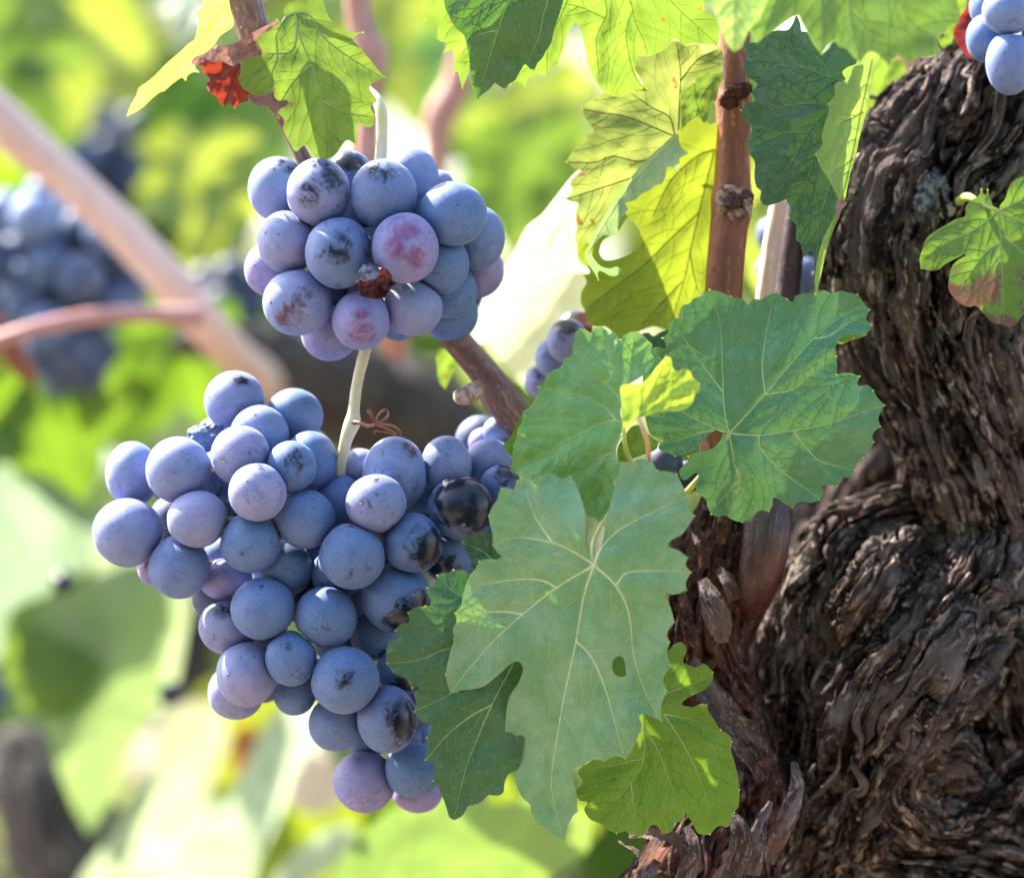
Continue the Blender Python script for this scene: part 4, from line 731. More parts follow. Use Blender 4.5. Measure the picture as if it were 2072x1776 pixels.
make_leaf(None, 'F1', [(1060, 350), (1085, 315), (1130, 298), (1200, 255), (1255, 250), (1302, 240), (1352, 212), (1402, 182), (1452, 155), (1502, 132), (1535, 108, 1), (1545, 135), (1500, 165), (1462, 188), (1425, 215), (1435, 262), (1455, 305), (1392, 318), (1335, 345), (1290, 368), (1240, 345), (1190, 345), (1130, 330), (1095, 365)], [], -.0105, M_DRY, VD, parent=t1, pname='dry_crumpled_margin', seed=24, wave=16, spacing=3.5)
make_leaf(None, 'F1', [(1375, 545), (1395, 520), (1450, 530), (1500, 510), (1530, 485, 1), (1522, 530), (1545, 560), (1590, 555), (1612, 580), (1632, 562, 1), (1625, 600), (1590, 585), (1600, 615, 1), (1570, 598), (1545, 625), (1555, 665), (1520, 640), (1480, 590), (1430, 590)], [], -.009, leaf_mat('leaf_dead_brown', (.16, .07, .06), (.22, .12, .1), (.2, .1, .08), tr=.1), VD, parent=t1, pname='dead_edge', seed=25, wave=6)
# L2 thin sunlit leaf
o2 = [(708, 642, 1), (722, 600), (760, 530), (772, 490), (820, 455), (862, 420), (930, 350), (1000, 290), (1050, 242), (1082, 218), (1100, 120), (1092, 70), (1125, 40), (1128, 0), (1180, -60), (1255, -40), (1275, 40), (1295, 120), (1290, 150), (1222, 200), (1180, 260), (1122, 310), (1080, 372), (1102, 400, 1), (1070, 400), (1040, 420), (1030, 447, 1), (1010, 430), (950, 470), (912, 505, 1), (890, 510), (850, 540), (780, 602)]
make_leaf('narrow sunlit leaf seen edge on, pointing down left from the brown cane', 'F1', o2, [[(1260, 0), (1180, 130), (1060, 300), (900, 440), (715, 630)], [(1180, 130), (1110, 180), (1095, 90)], [(1160, 170), (1240, 170), (1290, 130)]], .010, leaf_mat('leaf_sunlit_edge', (.36, .48, .14), (.32, .46, .08), (.6, .8, .08), tr=.45, rough=.35, dust=.1), VY, seed=26, wave=4, tilt=(-.2, -1.6), vw=1.4)
# L12, L22
make_leaf('olive backlit leaf blurred behind the folded dark leaf and the trunk top', 'F3', [(1175, 750), (1165, 640), (1190, 500), (1225, 380), (1262, 320), (1340, 315), (1392, 330), (1422, 400), (1452, 520), (1432, 590), (1362, 640), (1302, 702), (1230, 735)], [[(1200, 740), (1270, 560), (1340, 330)]], .09, M_LIME, VU, seed=27, wave=4)
pt = thing('leaf_stalk', 'thin tan leaf stalk crossing in front of the olive blurred leaf', 'leaf stalk', U(1765, 199, .05)); V, F, B = tube([(1745, 192, .05, 5), (1800, 203, .052, 5), (1870, 213, .055, 6)], 20, 10); mesh_obj('stalk', V, F, PETR, pt)
make_leaf('yellow leaf fragment at the top right beside the corner bunch', 'F3', [(1588, 202), (1620, 212), (1642, 142), (1700, 120), (1712, 60), (1680, 20), (1690, -60), (1760, -60), (1765, 50), (1705, 150), (1692, 240), (1712, 290), (1672, 312, 1), (1640, 282), (1605, 250)], [], .045, M_LIME, VY, seed=28, wave=4)
make_leaf('dark wine red leaf squeezed beside the corner bunch', 'F3', [(1800, -40), (1795, 100), (1815, 220), (1800, 330), (1735, 290), (1680, 200), (1700, 120), (1752, 40), (1765, -40)], [], .03, M_WINE, VD, seed=29, wave=8)
# L20, L21, L23 overexposed leaves behind
M_SUN = leaf_mat('leaf_painted_overexposed', (.64, .68, .62), (.70, .73, .68), (.55, .6, .4), tr=.3, rough=.38, dust=.4, spec=.6)  # near-white base colour stands in for overexposed sunlight on a green leaf
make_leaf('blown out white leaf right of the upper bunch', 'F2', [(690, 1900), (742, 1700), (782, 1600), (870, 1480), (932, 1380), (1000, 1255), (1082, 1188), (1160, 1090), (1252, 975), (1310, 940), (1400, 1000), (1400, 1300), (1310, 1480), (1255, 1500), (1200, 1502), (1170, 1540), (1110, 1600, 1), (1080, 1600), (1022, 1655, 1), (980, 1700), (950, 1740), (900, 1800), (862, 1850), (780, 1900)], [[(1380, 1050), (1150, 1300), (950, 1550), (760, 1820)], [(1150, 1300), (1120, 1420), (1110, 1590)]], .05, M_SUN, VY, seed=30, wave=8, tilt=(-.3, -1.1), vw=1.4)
make_leaf('pale cream sunlit leaf blurred low behind the white leaf and the brown cane', 'F6', [(330, 190), (480, 130), (600, 60), (740, 20), (790, 60), (760, 260), (660, 330), (610, 430), (560, 520), (500, 480), (420, 400), (340, 300)], [], .16, leaf_mat('leaf_painted_glare', (.62, .62, .50), (.58, .6, .45), (.6, .7, .3), tr=.3, dust=.4), VY, seed=31, wave=8, tilt=(-.2, -1.0))  # blown-out sunlight put into the pale leaf colour
make_leaf('little lime leaf tip dangling left of the brown cane bud', 'F6', [(155, 340), (200, 345), (232, 385), (215, 440), (185, 500, 1), (160, 470), (150, 400)], [], .05, M_LIME, VY, seed=32, wave=3)
make_leaf('small dark toothed leaf peeking out left of the fresh green middle leaf', 'F6', [(545, 600), (500, 605), (478, 640), (455, 690), (422, 728, 1), (430, 752), (455, 778, 1), (520, 760), (560, 700)], [[(550, 640), (430, 730)]], -.008, M_GRN, VG, seed=33, wave=4)
make_leaf('dark green leaf scrap showing between the yellow leaf and the broad leaf', 'F6', [(985, 280), (1015, 270), (1035, 285), (1065, 268), (1110, 262), (1110, 340), (1060, 350), (1020, 340)], [], .02, M_DARK, VG, seed=34, wave=3)
make_leaf('olive toothed leaf edge with a brown rim behind the yellow leaf, above the grapes', 'F6', [(608, 270), (640, 240), (690, 215), (730, 190), (780, 190), (780, 300), (700, 300), (670, 320), (650, 370), (620, 400), (610, 340)], [], .055, M_SPOT, VG, seed=35, wave=4)
# ================================================================ GRAPE BUNCHES
G_BLUE = grape_mat('grape_bloom_blue', (.007, .005, .014))
G_PINK = grape_mat('grape_bloom_pink', (.16, .025, .11), pk=.75)
G_RED = grape_mat('grape_bloom_reddish', (.07, .012, .035), pk=.9)
DOT = plain_mat('grape_scar', (.50, .26, .16), (.2, .08, .06), .7, 3000)
BL = [(.062, .135, .305), (.074, .143, .315), (.050, .120, .275), (.090, .150, .325), (.068, .141, .315)]
LI = [(.145, .196, .385), (.168, .204, .385), (.128, .194, .385)]
PK = [(.185, .175, .375), (.160, .175, .375)]
def sphere_pts(n=30):
    V = []; F = []
    for i in range(n + 1):
        for j in range(2 * n):
            a = math.pi * i / n; b = math.pi * j / n; V.append((math.sin(a) * math.cos(b), math.sin(a) * math.sin(b), math.cos(a)))
    for i in range(n):
        for j in range(2 * n):
            a = i * 2 * n + j; b = i * 2 * n + (j + 1) % (2 * n); F.append((a, a + 2 * n, b + 2 * n, b))
    return np.array(V), F
SPH = {n: sphere_pts(n) for n in (14, 34)}
DOTV, DOTF = sphere_pts(6)
def rotm(a, b, c):
    from mathutils import Euler
    return np.array(Euler((a, b, c)).to_matrix())
def grape(parent, c, R, col, al, mat, seed, patch=None, dot=None, res=34, label=None, press=()):
    """c world centre; R (rx, rz) metres; patch = list of (dir, size)"""
    r = random.Random(seed)
    V, F = SPH[res]
    M = rotm(r.uniform(0, 6), r.uniform(0, 6), r.uniform(0, 6))
    lump = 1 + .020 * fbm(V[:, 0] * 1.1 + seed, V[:, 1] * 1.1, V[:, 2] * 1.1, 2)
    W = V * lump[:, None]
    g = V @ M.T
    W2 = W * np.array([R[0], (R[0] + R[1]) / 2, R[1]]) * 1.0
    for n_, h_ in press:   # pressed flat against a neighbour
        ov = W2 @ n_ - h_; w_ = R[0] * .07; so = w_ * np.log1p(np.exp(np.clip(ov / w_, -30, 30))); W2 = W2 - np.outer(so * .93, n_)
    pt = np.zeros(len(V))
    for pd, ps in (patch or []):
        pd = np.array(pd, float); pd /= np.linalg.norm(pd)
        ang = np.arccos(np.clip(V @ pd, -1, 1)); pt = np.maximum(pt, np.clip((2.7 if ps > 1 else 1.5 if ps > .55 else 1.05) * (1.0 - ang / (ps * (1.35 if ps > 1 else 1.6))), 0, 2.3 if ps > 1 else 1.15 if ps > .55 else .62))
    fm = [0] * len(F); F = list(F); n0 = len(V)
    VV = [W2]; G = [g]; P = [pt]
    dd = np.array(dot if dot is not None else (r.uniform(-.8, .8), -r.uniform(.2, 1), r.uniform(-.9, .3))); dd = dd / np.linalg.norm(dd)
    if res > 20:
        t = np.cross(dd, [.3, .2, .9]); t /= np.linalg.norm(t); u = np.cross(dd, t)
        s = .045 * R[0]
        q = (DOTV[:, :1] * t + DOTV[:, 1:2] * u) * s + DOTV[:, 2:3] * dd * s * .55
        k = float(np.interp(0, [0], [1])); surf = dd * np.array([R[0], (R[0] + R[1]) / 2, R[1]]) * 1.003
        VV.append(q + surf); G.append(q * 0); P.append(np.zeros(len(q)))
        F += [tuple(i + n0 for i in f) for f in DOTF]; fm += [1] * len(DOTF)
    me = bpy.data.meshes.new('grape'); Vf = np.vstack(VV)
    me.from_pydata(Vf.tolist(), [], F); me.update()
    me.materials.append(mat); me.materials.append(DOT)
    me.polygons.foreach_set('material_index', np.asarray(fm, np.int32)); me.polygons.foreach_set('use_smooth', np.ones(len(F), bool))
    a = me.attributes.new('patch', 'FLOAT', 'POINT'); a.data.foreach_set('value', np.concatenate(P).astype(np.float32))
    a = me.attributes.new('gco', 'FLOAT_VECTOR', 'POINT'); a.data.foreach_set('vector', np.vstack(G).astype(np.float32).ravel())
    o = bpy.data.objects.new('grape', me); COL.objects.link(o); o.parent = parent
    o.location = Vector(c) - Vector(parent_loc(parent)); o.color = (*col, al)
    if label: o['label'] = label
    return o
def settle(G, base, core):
    """G: list of dict(x,y,rx,ry,layer). solve depths so that berries touch but hardly overlap"""
    cx = np.mean([g['x'] for g in G]); cy = np.mean([g['y'] for g in G])
    d = np.array([base + g['layer'] * .0085 + ((g['x'] - core[0]) ** 2 / core[2] ** 2 + (g['y'] - core[1]) ** 2 / core[3] ** 2) * .012 for g in G])
    r = np.array([(g['rx'] + g['ry']) / 2 * K for g in G]); X = np.array([(g['x'] * K, g['y'] * K) for g in G]); lay = np.array([g['layer'] for g in G])
    for it in range(250):
        for i in range(len(G)):
            for j in range(i + 1, len(G)):
                p2 = ((X[i] - X[j]) ** 2).sum(); m = (r[i] + r[j]) * .91
                if p2 < m * m:
                    need = math.sqrt(m * m - p2); dz = d[j] - d[i]
                    if abs(dz) < need:
                        sg = 1 if (lay[j] > lay[i] or (lay[j] == lay[i] and dz >= 0)) else -1
                        e = need - sg * dz
                        if e > 0: wgt = .12; d[j] += sg * e * wgt * (1.4 if sg > 0 else .6); d[i] -= sg * e * wgt * (.6 if sg > 0 else 1.4)
    d += base - np.percentile(d, 12)
    return d
def bunch(name_label, G, base, core, group=None, stemtop=None, seed=0, res=34, cols=BL, fill=False):
    if fill:
        F_ = []; xs = [g['x'] for g in G]; ys = [g['y'] for g in G]; rf = random.Random(seed + 77)
        y = min(ys)
        while y < max(ys):
            x = min(xs) + rf.uniform(0, 30)
            while x < max(xs):
                near = [g for g in G if math.hypot(g['x'] - x, g['y'] - y) < 105]
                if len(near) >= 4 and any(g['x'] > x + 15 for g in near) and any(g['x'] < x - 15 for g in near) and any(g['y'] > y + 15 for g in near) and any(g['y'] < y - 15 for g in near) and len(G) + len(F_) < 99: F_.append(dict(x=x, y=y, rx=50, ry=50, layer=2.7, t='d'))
                x += 88
            y += 80
        G = G + F_
    d = settle(G, base, core)
    rt = thing('grape_bunch', name_label, 'grape bunch', U(core[0], core[1], float(np.mean(d))), group)
    r = random.Random(seed)
    CC = [np.array(U(g['x'], g['y'], dd)) for g, dd in zip(G, d)]; RRR = [(g['rx'] + g['ry']) / 2 * K * 1.035 * (DIST + dd) / DIST for g, dd in zip(G, d)]
    for i, (g, dd) in enumerate(zip(G, d)):
        press = []
        for k in range(len(G)):
            if k == i: continue
            v_ = CC[k] - CC[i]; L_ = np.linalg.norm(v_)
            if L_ < (RRR[i] + RRR[k]) * .995 and L_ > 1e-5: press.append((v_ / L_, max(L_ * RRR[i] / (RRR[i] + RRR[k]), RRR[i] * .74)))
        s = (DIST + dd) / DIST
        c = U(g['x'], g['y'], dd); R = (g['rx'] * K * s * 1.035, g['ry'] * K * s * 1.035)
        t = g.get('t', 'b'); col = {'d': (.03, .055, .14), 'b': r.choice(cols), 'l': r.choice(LI), 'p': r.choice(PK)}[t]  # fill berries get a dark tone standing in for shade in the gaps
        mat = {'P': G_PINK, 'R': G_RED, 'B': G_BLUE}[g.get('m', 'B')]
        grape(rt, c, R, col, g.get('al', r.uniform(.35, .8)), mat, seed * 100 + i, g.get('patch'), g.get('dot'), res, g.get('label'), press)
    return rt, d
def GL(fr, rows):
    out = []
    for row in rows:
        x, y, rx, ry, lay = row[:5]; kw = row[5] if len(row) > 5 else {}
        s = TS(fr); X, Y = T(fr, (x, y)); out.append(dict(x=X, y=Y, rx=rx * s, ry=ry * s, layer=lay, **kw))
    return out
up = GL('G1', [
    (360, 392, 204, 222, 1.2, dict(t='l', patch=[((.55, -.5, .85), .42)], dot=(-.1, -.8, .6))), (650, 420, 222, 236, 0, dict(t='l', al=.6, patch=[((.55, -.7, .6), .52), ((-.1, -.7, .9), .22), ((-.3, -1, -.05), .36)])), (868, 275, 152, 150, 1.6, dict(patch=[((-.15, -.9, .65), .75)], al=.5)),
    (1105, 430, 230, 240, 0, dict(al=.6, patch=[((-.15, -.8, .75), .42)], dot=(.55, -.75, .6))), (1300, 312, 195, 214, 1.4, dict(t='l')), (1500, 375, 105, 112, 2.2, dict(t='l')), (1595, 572, 236, 226, 0, dict(dot=(.75, -.6, .45), al=.5)),
    (1760, 738, 200, 222, 1.1), (1765, 970, 190, 190, 2, dict(t='p', al=.5, m='R')), (428, 768, 205, 214, .5, dict(t='l', al=.5)), (790, 846, 232, 247, 0, dict(al=.8, patch=[((.05, -1, .2), .42)], dot=(-.2, -.9, -.45))),
    (1260, 810, 235, 243, -.4, dict(t='p', m='P', al=.6, patch=[((.0, -.8, .5), .40), ((.35, -1, -.3), .33), ((-.3, -1, .0), .3)], dot=(.75, -.6, .45))), (1515, 920, 190, 215, .6, dict(dot=(.2, -.9, -.5))), (1570, 1110, 195, 192, 1.4), (1578, 1272, 195, 196, 2.0),
    (328, 960, 200, 192, 1.8, dict(t='p', m='R')), (500, 1194, 240, 228, 0, dict(t='l', m='R', al=.6, patch=[((-.2, -1, -.5), .42), ((.2, -1, .1), .30)])), (950, 1322, 200, 203, -.2, dict(t='p', m='P', patch=[((.0, -1, .25), .28), ((0, -1, -.45), .42)])),
    (1315, 1230, 204, 196, .4, dict(t='l', dot=(.9, -.4, -.2))), (730, 1410, 200, 190, 1.6, dict(t='p', m='R')), (1215, 1305, 160, 155, 2.2),
    (830, 1110, 150, 150, 3, {}), (1000, 660, 170, 170, 3, {}), (620, 700, 150, 150, 3, {}), (1330, 600, 170, 170, 3, {}), (900, 1000, 150, 150, 3.4, {}), (1400, 1000, 160, 160, 3, {})])
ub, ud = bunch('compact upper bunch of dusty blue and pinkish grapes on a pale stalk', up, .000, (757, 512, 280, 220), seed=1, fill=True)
V, F, B = tube([(660, 150, .016, 9), (715, 168, .014, 10), (752, 190, .010, 11), (768, 214, .007, 12), (773, 250, .006, 12), (771, 320, .008, 12), (762, 420, .022, 12), (755, 560, .028, 9)], 60, 16, lambda ct, st, L, R: .8 * fbm(ct, st, L / 25, 2)); mesh_obj('stalk', V, F, STEMM, ub, attrs={'bco': B})
# shrivelled red berry remnant
x, y = T('G1', (1010, 990)); V, F, B = blob(x, y, ud[11] - .004, 22, 20, 20, 2.0, .2); mesh_obj('shrivelled_berry', V, F, plain_mat('shrivelled_skin', (.06, .05, .09), (.2, .22, .34), .5, 400), ub)
make_leaf(None, 'G1', [(918, 1042, 1), (945, 1052), (1010, 1036), (1062, 1018), (1082, 985), (1080, 952, 1), (1105, 950), (1135, 962), (1165, 1000), (1178, 1032, 1), (1168, 1080), (1140, 1130), (1112, 1172, 1), (1040, 1168), (990, 1160), (948, 1148), (935, 1100)], [], ud[11] - .0115, leaf_mat('dry_red_skin', (.085, .012, .016), (.035, .006, .010), (.12, .015, .02), tr=.2, dust=.2, edge=(.14, .03, .035), rough=.75), VD, parent=ub, pname='shrivelled_skin', seed=40, wave=26, spacing=3, cup=-14)

lo = GL('F4', [
    (1006, 300, 162, 163, 1.2, dict(t='l', al=.5, patch=[((.25, -.7, .75), .27)])), (1335, 386, 158, 149, 1.5, dict(al=.3)), (1145, 482, 158, 153, .6, dict(t='l', dot=(-.1, -.6, .55))), (1040, 604, 162, 164, 0, dict(t='l')), (1425, 638, 150, 167, .6), (1318, 667, 138, 139, -.2, dict(al=.55, patch=[((.3, -1, .35), .42)])),
    (1132, 808, 157, 158, -.6, dict(al=.7, t='l', dot=(-.3, -.85, .4))), (440, 708, 145, 176, 1, dict(t='l')), (695, 684, 176, 181, 0, dict(t='l')), (890, 730, 118, 150, 2.2), (412, 1030, 190, 185, 0, dict(t='l', m='R', al=.5)), (800, 957, 165, 156, -.3, dict(t='l', dot=(.5, -.6, .4))),
    (698, 1222, 166, 172, .2, dict(dot=(.2, -.3, -.93))), (565, 1225, 95, 105, 1.8, dict(t='p', m='R', patch=[((-.6, -.6, .4), .6)])), (960, 1150, 125, 105, 2.2, dict(al=.9)), (960, 1290, 146, 113, 1.8, dict(t='p', m='R', al=.6)), (1093, 1086, 168, 162, 0, dict(dot=(-.5, -.4, -.75))), (1397, 955, 163, 162, .2, dict(al=.6)),
    (1268, 1230, 165, 157, .9, dict(dot=(.6, -.4, -.7))), (1165, 1453, 177, 168, .2, dict(dot=(-.45, -.8, .1))), (975, 1555, 163, 149, 1.1, dict(t='l', al=.5, patch=[((-.1, -.7, .75), .4)])), (1510, 1500, 173, 165, .2, dict(dot=(.85, -.5, -.05))), (1598, 862, 130, 150, 1.4), (1700, 668, 110, 102, 1.8, dict(t='l')),
    (1895, 705, 175, 200, .6, dict(al=.75, m='R', t='l', patch=[((.5, -.6, .7), .24)])), (1790, 872, 164, 160, -.4, dict(t='l', m='R', al=.8, dot=(-.45, -.85, .0))), (1992, 1090, 162, 163, -.2, dict(al=.5, patch=[((.75, -.75, -.2), .75)], m='B')), (1662, 1160, 180, 179, -.3, dict(al=.65, dot=(-.6, -.55, -.5))), (1578, 1258, 143, 132, 1.2)])
lo += GL('F5', [
    (720, 355, 190, 191, .4, dict(patch=[((.55, -.6, -.55), .75)])), (597, 570, 131, 135, 1.2, dict(dot=(.8, -.4, -.1))), (135, 690, 140, 153, 0, dict(dot=(.3, -.5, -.8), patch=[((-.05, -.8, .4), .16)])), (434, 812, 187, 182, -.4, dict(al=.6, patch=[((0, -1, .05), .3)], dot=(-.75, -.55, .0))), (748, 755, 138, 136, 1.0, dict(patch=[((.3, -.8, -.4), .6)])),
    (385, 1056, 150, 148, .6), (155, 882, 118, 123, 1.3), (669, 1029, 162, 183, -.3, dict(al=.75, patch=[((.65, -.75, .0), .62)], dot=(.4, -.6, -.65))), (565, 1145, 112, 98, 1.4), (750, 1125, 105, 98, 1.5), (545, 1375, 168, 169, .8, dict(t='p', m='R', al=.3)), (812, 1310, 156, 152, .2, dict(dot=(.35, -.7, -.55))),
    (838, 1440, 132, 107, 1.2, dict(t='p', m='R', al=.6)), (860, 960, 110, 120, 1.6), (400, 600, 130, 130, 2.4), (330, 300, 120, 120, 2.8), (900, 650, 120, 120, 2.4), (330, 170, 120, 120, 2.6), (850, 1150, 90, 90, 2)])
lo += GL('G2', [(1370, 645, 165, 176, .2, dict(t='l', dot=(-.55, -.8, .0))), (1310, 745, 152, 150, 1.3, dict(t='l', m='R'))])
lo += GL('D', [
    (903, 942, 50, 58, .8, dict(t='l', al=.6)), (990, 937, 50, 48, 1.0, dict(t='l', al=.75, m='R')), (935, 1027, 67, 63, -.2, dict(al=.5, patch=[((.35, -.75, .35), 1.25)])), (1013, 983, 40, 41, .2, dict(patch=[((.5, -.5, .7), .75)])), (905, 1125, 48, 52, 1.2, dict(patch=[((-.2, -.8, -.5), .6)])), (945, 1128, 42, 46, 1.3),
    (1012, 872, 34, 30, 2.0, dict(t='l')), (980, 895, 32, 30, 2.2, dict(t='p')), (850, 990, 55, 50, 2.4), (1000, 1060, 46, 46, 1.6), (860, 1060, 50, 50, 2.6), (700, 1010, 50, 50, 2.8), (560, 1060, 50, 50, 2.8), (490, 1020, 45, 45, 2.9), (620, 1150, 50, 50, 2.8), (700, 1420, 50, 50, 2.6)])
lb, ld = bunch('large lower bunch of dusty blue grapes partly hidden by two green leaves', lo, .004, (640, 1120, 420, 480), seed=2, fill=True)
V, F, B = tube([(745, 640, .014, 10), (741, 690, .012, 11), (737, 715, .010, 12), (722, 780, .010, 11.5), (716, 830, .010, 12), (713, 855, .010, 16), (702, 885, .010, 13), (694, 920, .011, 11), (688, 960, .014, 11), (690, 1100, .026, 10), (700, 1300, .03, 8), (760, 1520, .03, 5)], 110, 20, lambda ct, st, L, R: .9 * fbm(ct, st, L / 25, 2)); mesh_obj('stalk', V, F, STEMM, lb, attrs={'bco': B})
td = [(712, 855, .009, 6), (726, 855, .007, 4.5), (745, 862, .005, 3.5), (762, 858, .004, 3), (778, 850, .004, 3), (786, 838, .004, 2.6), (780, 829, .004, 2.4), (768, 836, .003, 2.4), (762, 850, .002, 2.6), (772, 858, .002, 2.8), (795, 862, .003, 3), (808, 872, .005, 3), (810, 881, .006, 2.5)]
td2 = [(760, 859, .004, 3), (754, 845, .002, 3), (748, 834, .001, 4), (744, 831, .001, 4.5)]
td3 = [(765, 860, .003, 3), (780, 866, .002, 3), (800, 878, .004, 2.8), (786, 876, .004, 2), (760, 872, .004, 1.6), (758, 880, .004, 1.4)]
V, F, B = join([tube(q, 14 * len(q), 10) for q in (td, td2, td3)]); mesh_obj('tendril', V, F, plain_mat('tendril_brown', (.20, .05, .025), (.30, .12, .06), .35, 300), lb)
x, y = T('F4', (850, 510)); V, F, B = blob(x, y, .016, 36, 29, 28, 9.0, .45, freq=1.3); mesh_obj('shrivelled_berry', V, F, plain_mat('shrivelled_blue', (.09, .15, .32), (.03, .05, .11), .5, 260, bump=.9), lb)
pd = []
r_ = random.Random(3)
for g, dd in list(zip(lo, ld))[:46]:
    e = (690 + (g['x'] - 690) * .35, g['y'] * .8 + 1080 * .2 - 10, max(dd + .008, .022), 3)
    pd.append(tube([(g['x'], g['y'] - 5, dd + .003, 3.5), ((g['x'] + e[0]) / 2, (g['y'] + e[1]) / 2, (dd + e[2]) / 2 + .002, 3), e], 12, 8))
V, F, B = join(pd); o = mesh_obj('berry_stalks', V, F, plain_mat('berry_stalk', (.34, .32, .08), (.3, .12, .06), .6, 200), lb)
# corner bunch and bunches seen between the canes
cb = GL('F3', [(1985, 60, 142, 132, 0, dict(t='l', dot=(-.6, -.4, -.7))), (1862, 215, 108, 132, .8), (1992, 350, 130, 175, 0, dict(dot=(0, -.6, -.8))), (1870, 40, 100, 120, 1.2), (2120, 250, 120, 150, .4), (2130, -40, 130, 130, .3), (1960, -120, 130, 120, .3), (2230, 120, 140, 140, .5), (2240, 360, 130, 140, 1), (1880, -160, 120, 120, 1.3), (2080, 150, 110, 110, 2)])
bunch('dark blue grape bunch cut off by the top right corner above the trunk', cb, .012, (1322 + 760, 60, 200, 200), seed=3)
gb = GL('D', [(1562, 545, 32, 36, 0), (1625, 560, 34, 40, .2), (1600, 500, 34, 36, 1), (1560, 475, 30, 34, 1), (1640, 510, 32, 34, 1), (1595, 590, 34, 34, .3)])
bunch('small blurred blue bunch glimpsed between the two canes and the trunk', gb, .10, (1600, 540, 60, 60), seed=4, res=14, cols=[(.04, .08, .17)])
gm = GL('D', [(1148, 690, 40, 44, 0, dict(t='l', patch=[((.1, -.6, .8), .7)])), (1165, 660, 34, 30, .4, dict(patch=[((.1, -.6, .8), .9)])), (1120, 725, 36, 40, .2, dict(t='l')), (1098, 770, 36, 36, 0, dict(t='l', patch=[((.1, -.6, .8), .7)])), (1150, 760, 40, 40, .5), (1190, 720, 40, 40, 1)])
bunch('bunch of whitish blue grapes half hidden behind the fresh green middle leaf', gm, .05, (1140, 710, 60, 60), seed=5, res=34)
gd = GL('D', [(1345, 938, 36, 40, 0, dict(al=.9)), (1300, 965, 34, 36, .4), (1390, 965, 30, 32, 1), (1560, 960, 30, 30, 1.5)])
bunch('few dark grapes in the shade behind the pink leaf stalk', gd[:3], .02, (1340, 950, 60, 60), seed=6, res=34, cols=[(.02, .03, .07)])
# ================================================================ BACKGROUND VINES (out of focus)
def far_bunch(label, cx, cy, d, n, sx, sy, seed, r0=52, cols=BL, pal='b'):
    r = random.Random(seed); rows = []
    tries = 0
    while len(rows) < n and tries < 4000:
        tries += 1
        a = r.uniform(0, 6.28); q = math.sqrt(r.random()); x = cx + sx * q * math.cos(a); y = cy + sy * q * math.sin(a)
        if all((x - g['x']) ** 2 + (y - g['y']) ** 2 > (r0 * 1.05) ** 2 for g in rows): rows.append(dict(x=x, y=y, rx=r0 * r.uniform(.9, 1.05), ry=r0 * r.uniform(.9, 1.08), layer=r.choice((0, .5, 1)), t='b', al=r.uniform(.3, .8)))
    for k in range(n // 2): rows.append(dict(x=cx + r.uniform(-.7, .7) * sx, y=cy + r.uniform(-.7, .7) * sy, rx=r0, ry=r0, layer=2, t='b'))
    return bunch(label, rows, d, (cx, cy, sx * 1.5, sy * 1.5), seed=seed, res=14, cols=cols)
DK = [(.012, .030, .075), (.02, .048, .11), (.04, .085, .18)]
far_bunch('big out of focus blue grape bunch at the left edge behind the pale slanting cane', 110, 560, .37, 24, 150, 175, 31, 48, [(.025, .06, .14), (.05, .11, .22), (.10, .18, .34)])
far_bunch('out of focus dark blue bunch above the pale slanting cane, upper left', 235, 345, .75, 13, 85, 105, 32, 44, DK)
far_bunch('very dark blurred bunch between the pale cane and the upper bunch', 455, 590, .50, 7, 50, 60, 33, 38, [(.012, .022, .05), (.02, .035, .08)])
far_bunch('dark blurred bunch below the left blue bunch, above the vivid green leaf', 150, 720, .40, 7, 80, 40, 34, 42, DK)
far_bunch('small blurred bunch at the lower left edge beside the pale hanging leaf', -5, 1370, .62, 4, 30, 50, 35, 38, DK)
g_ = bunch('single small dark blurred grape on the pale leaves at left', [dict(x=128, y=1178, rx=24, ry=24, layer=0, t='b', al=.9, patch=[((0, -1, 0), 2)])], .36, (128, 1178, 30, 30), seed=36, res=14)
g_ = bunch('dark blurred grape hanging at the tip of the mint leaf', [dict(x=345, y=1405, rx=26, ry=26, layer=0, t='b', al=.9, patch=[((0, -1, 0), 1.2)])], .40, (345, 1405, 30, 30), seed=37, res=14)

cane('thick pale sunlit cane slanting down from the left edge, out of focus', [(-160, 60, .33, 40), (-60, 180, .33, 42), (20, 262, .33, 47), (120, 348, .33, 40), (250, 470, .33, 40), (370, 600, .33, 42), (455, 700, .35, 40), (530, 765, .48, 38), (600, 810, .62, 36)], CANE_PALE, 160, 40)
cane('thin pinkish blurred side shoot joining the pale slanting cane', [(-60, 705, .27, 15), (60, 668, .27, 16), (180, 643, .28, 17), (290, 636, .29, 18), (400, 640, .30, 24)], CANE_SIDE, 80, 24)
cane('short rusty brown blurred cane stub at the left edge below the thin shoot', [(-60, 600, .30, 26), (10, 690, .30, 27), (50, 745, .30, 22), (70, 770, .30, 12)], CANE, 60, 24)
cane('blurred pink brown cane passing vertically behind the stalk of the upper bunch', [(715, -60, .20, 26), (732, 60, .20, 27), (750, 110, .20, 34), (748, 200, .20, 24), (742, 330, .20, 26), (745, 480, .2, 28), (800, 700, .25, 30)], CANE_PINK, 120, 30)
cane('blurred mauve cane leaning right of the upper bunch stalk', [(950, 60, .36, 26), (925, 170, .36, 30), (890, 240, .36, 32), (884, 320, .36, 24), (880, 480, .36, 26)], CANE_PINK, 100, 30)
cane('very blurred olive brown cane high in the top left corner', [(60, 180, .9, 14), (200, 110, .9, 18), (330, 60, .9, 20), (460, 20, .9, 22), (620, -60, .9, 24)], CANE_BR, 80, 20)
BARKF = bark_mat('far_bark', [(.035, .030, .029), (.105, .088, .082), (.27, .23, .21), (.10, .09, .088), (.38, .34, .32)], bump=.8, stretch=.1)
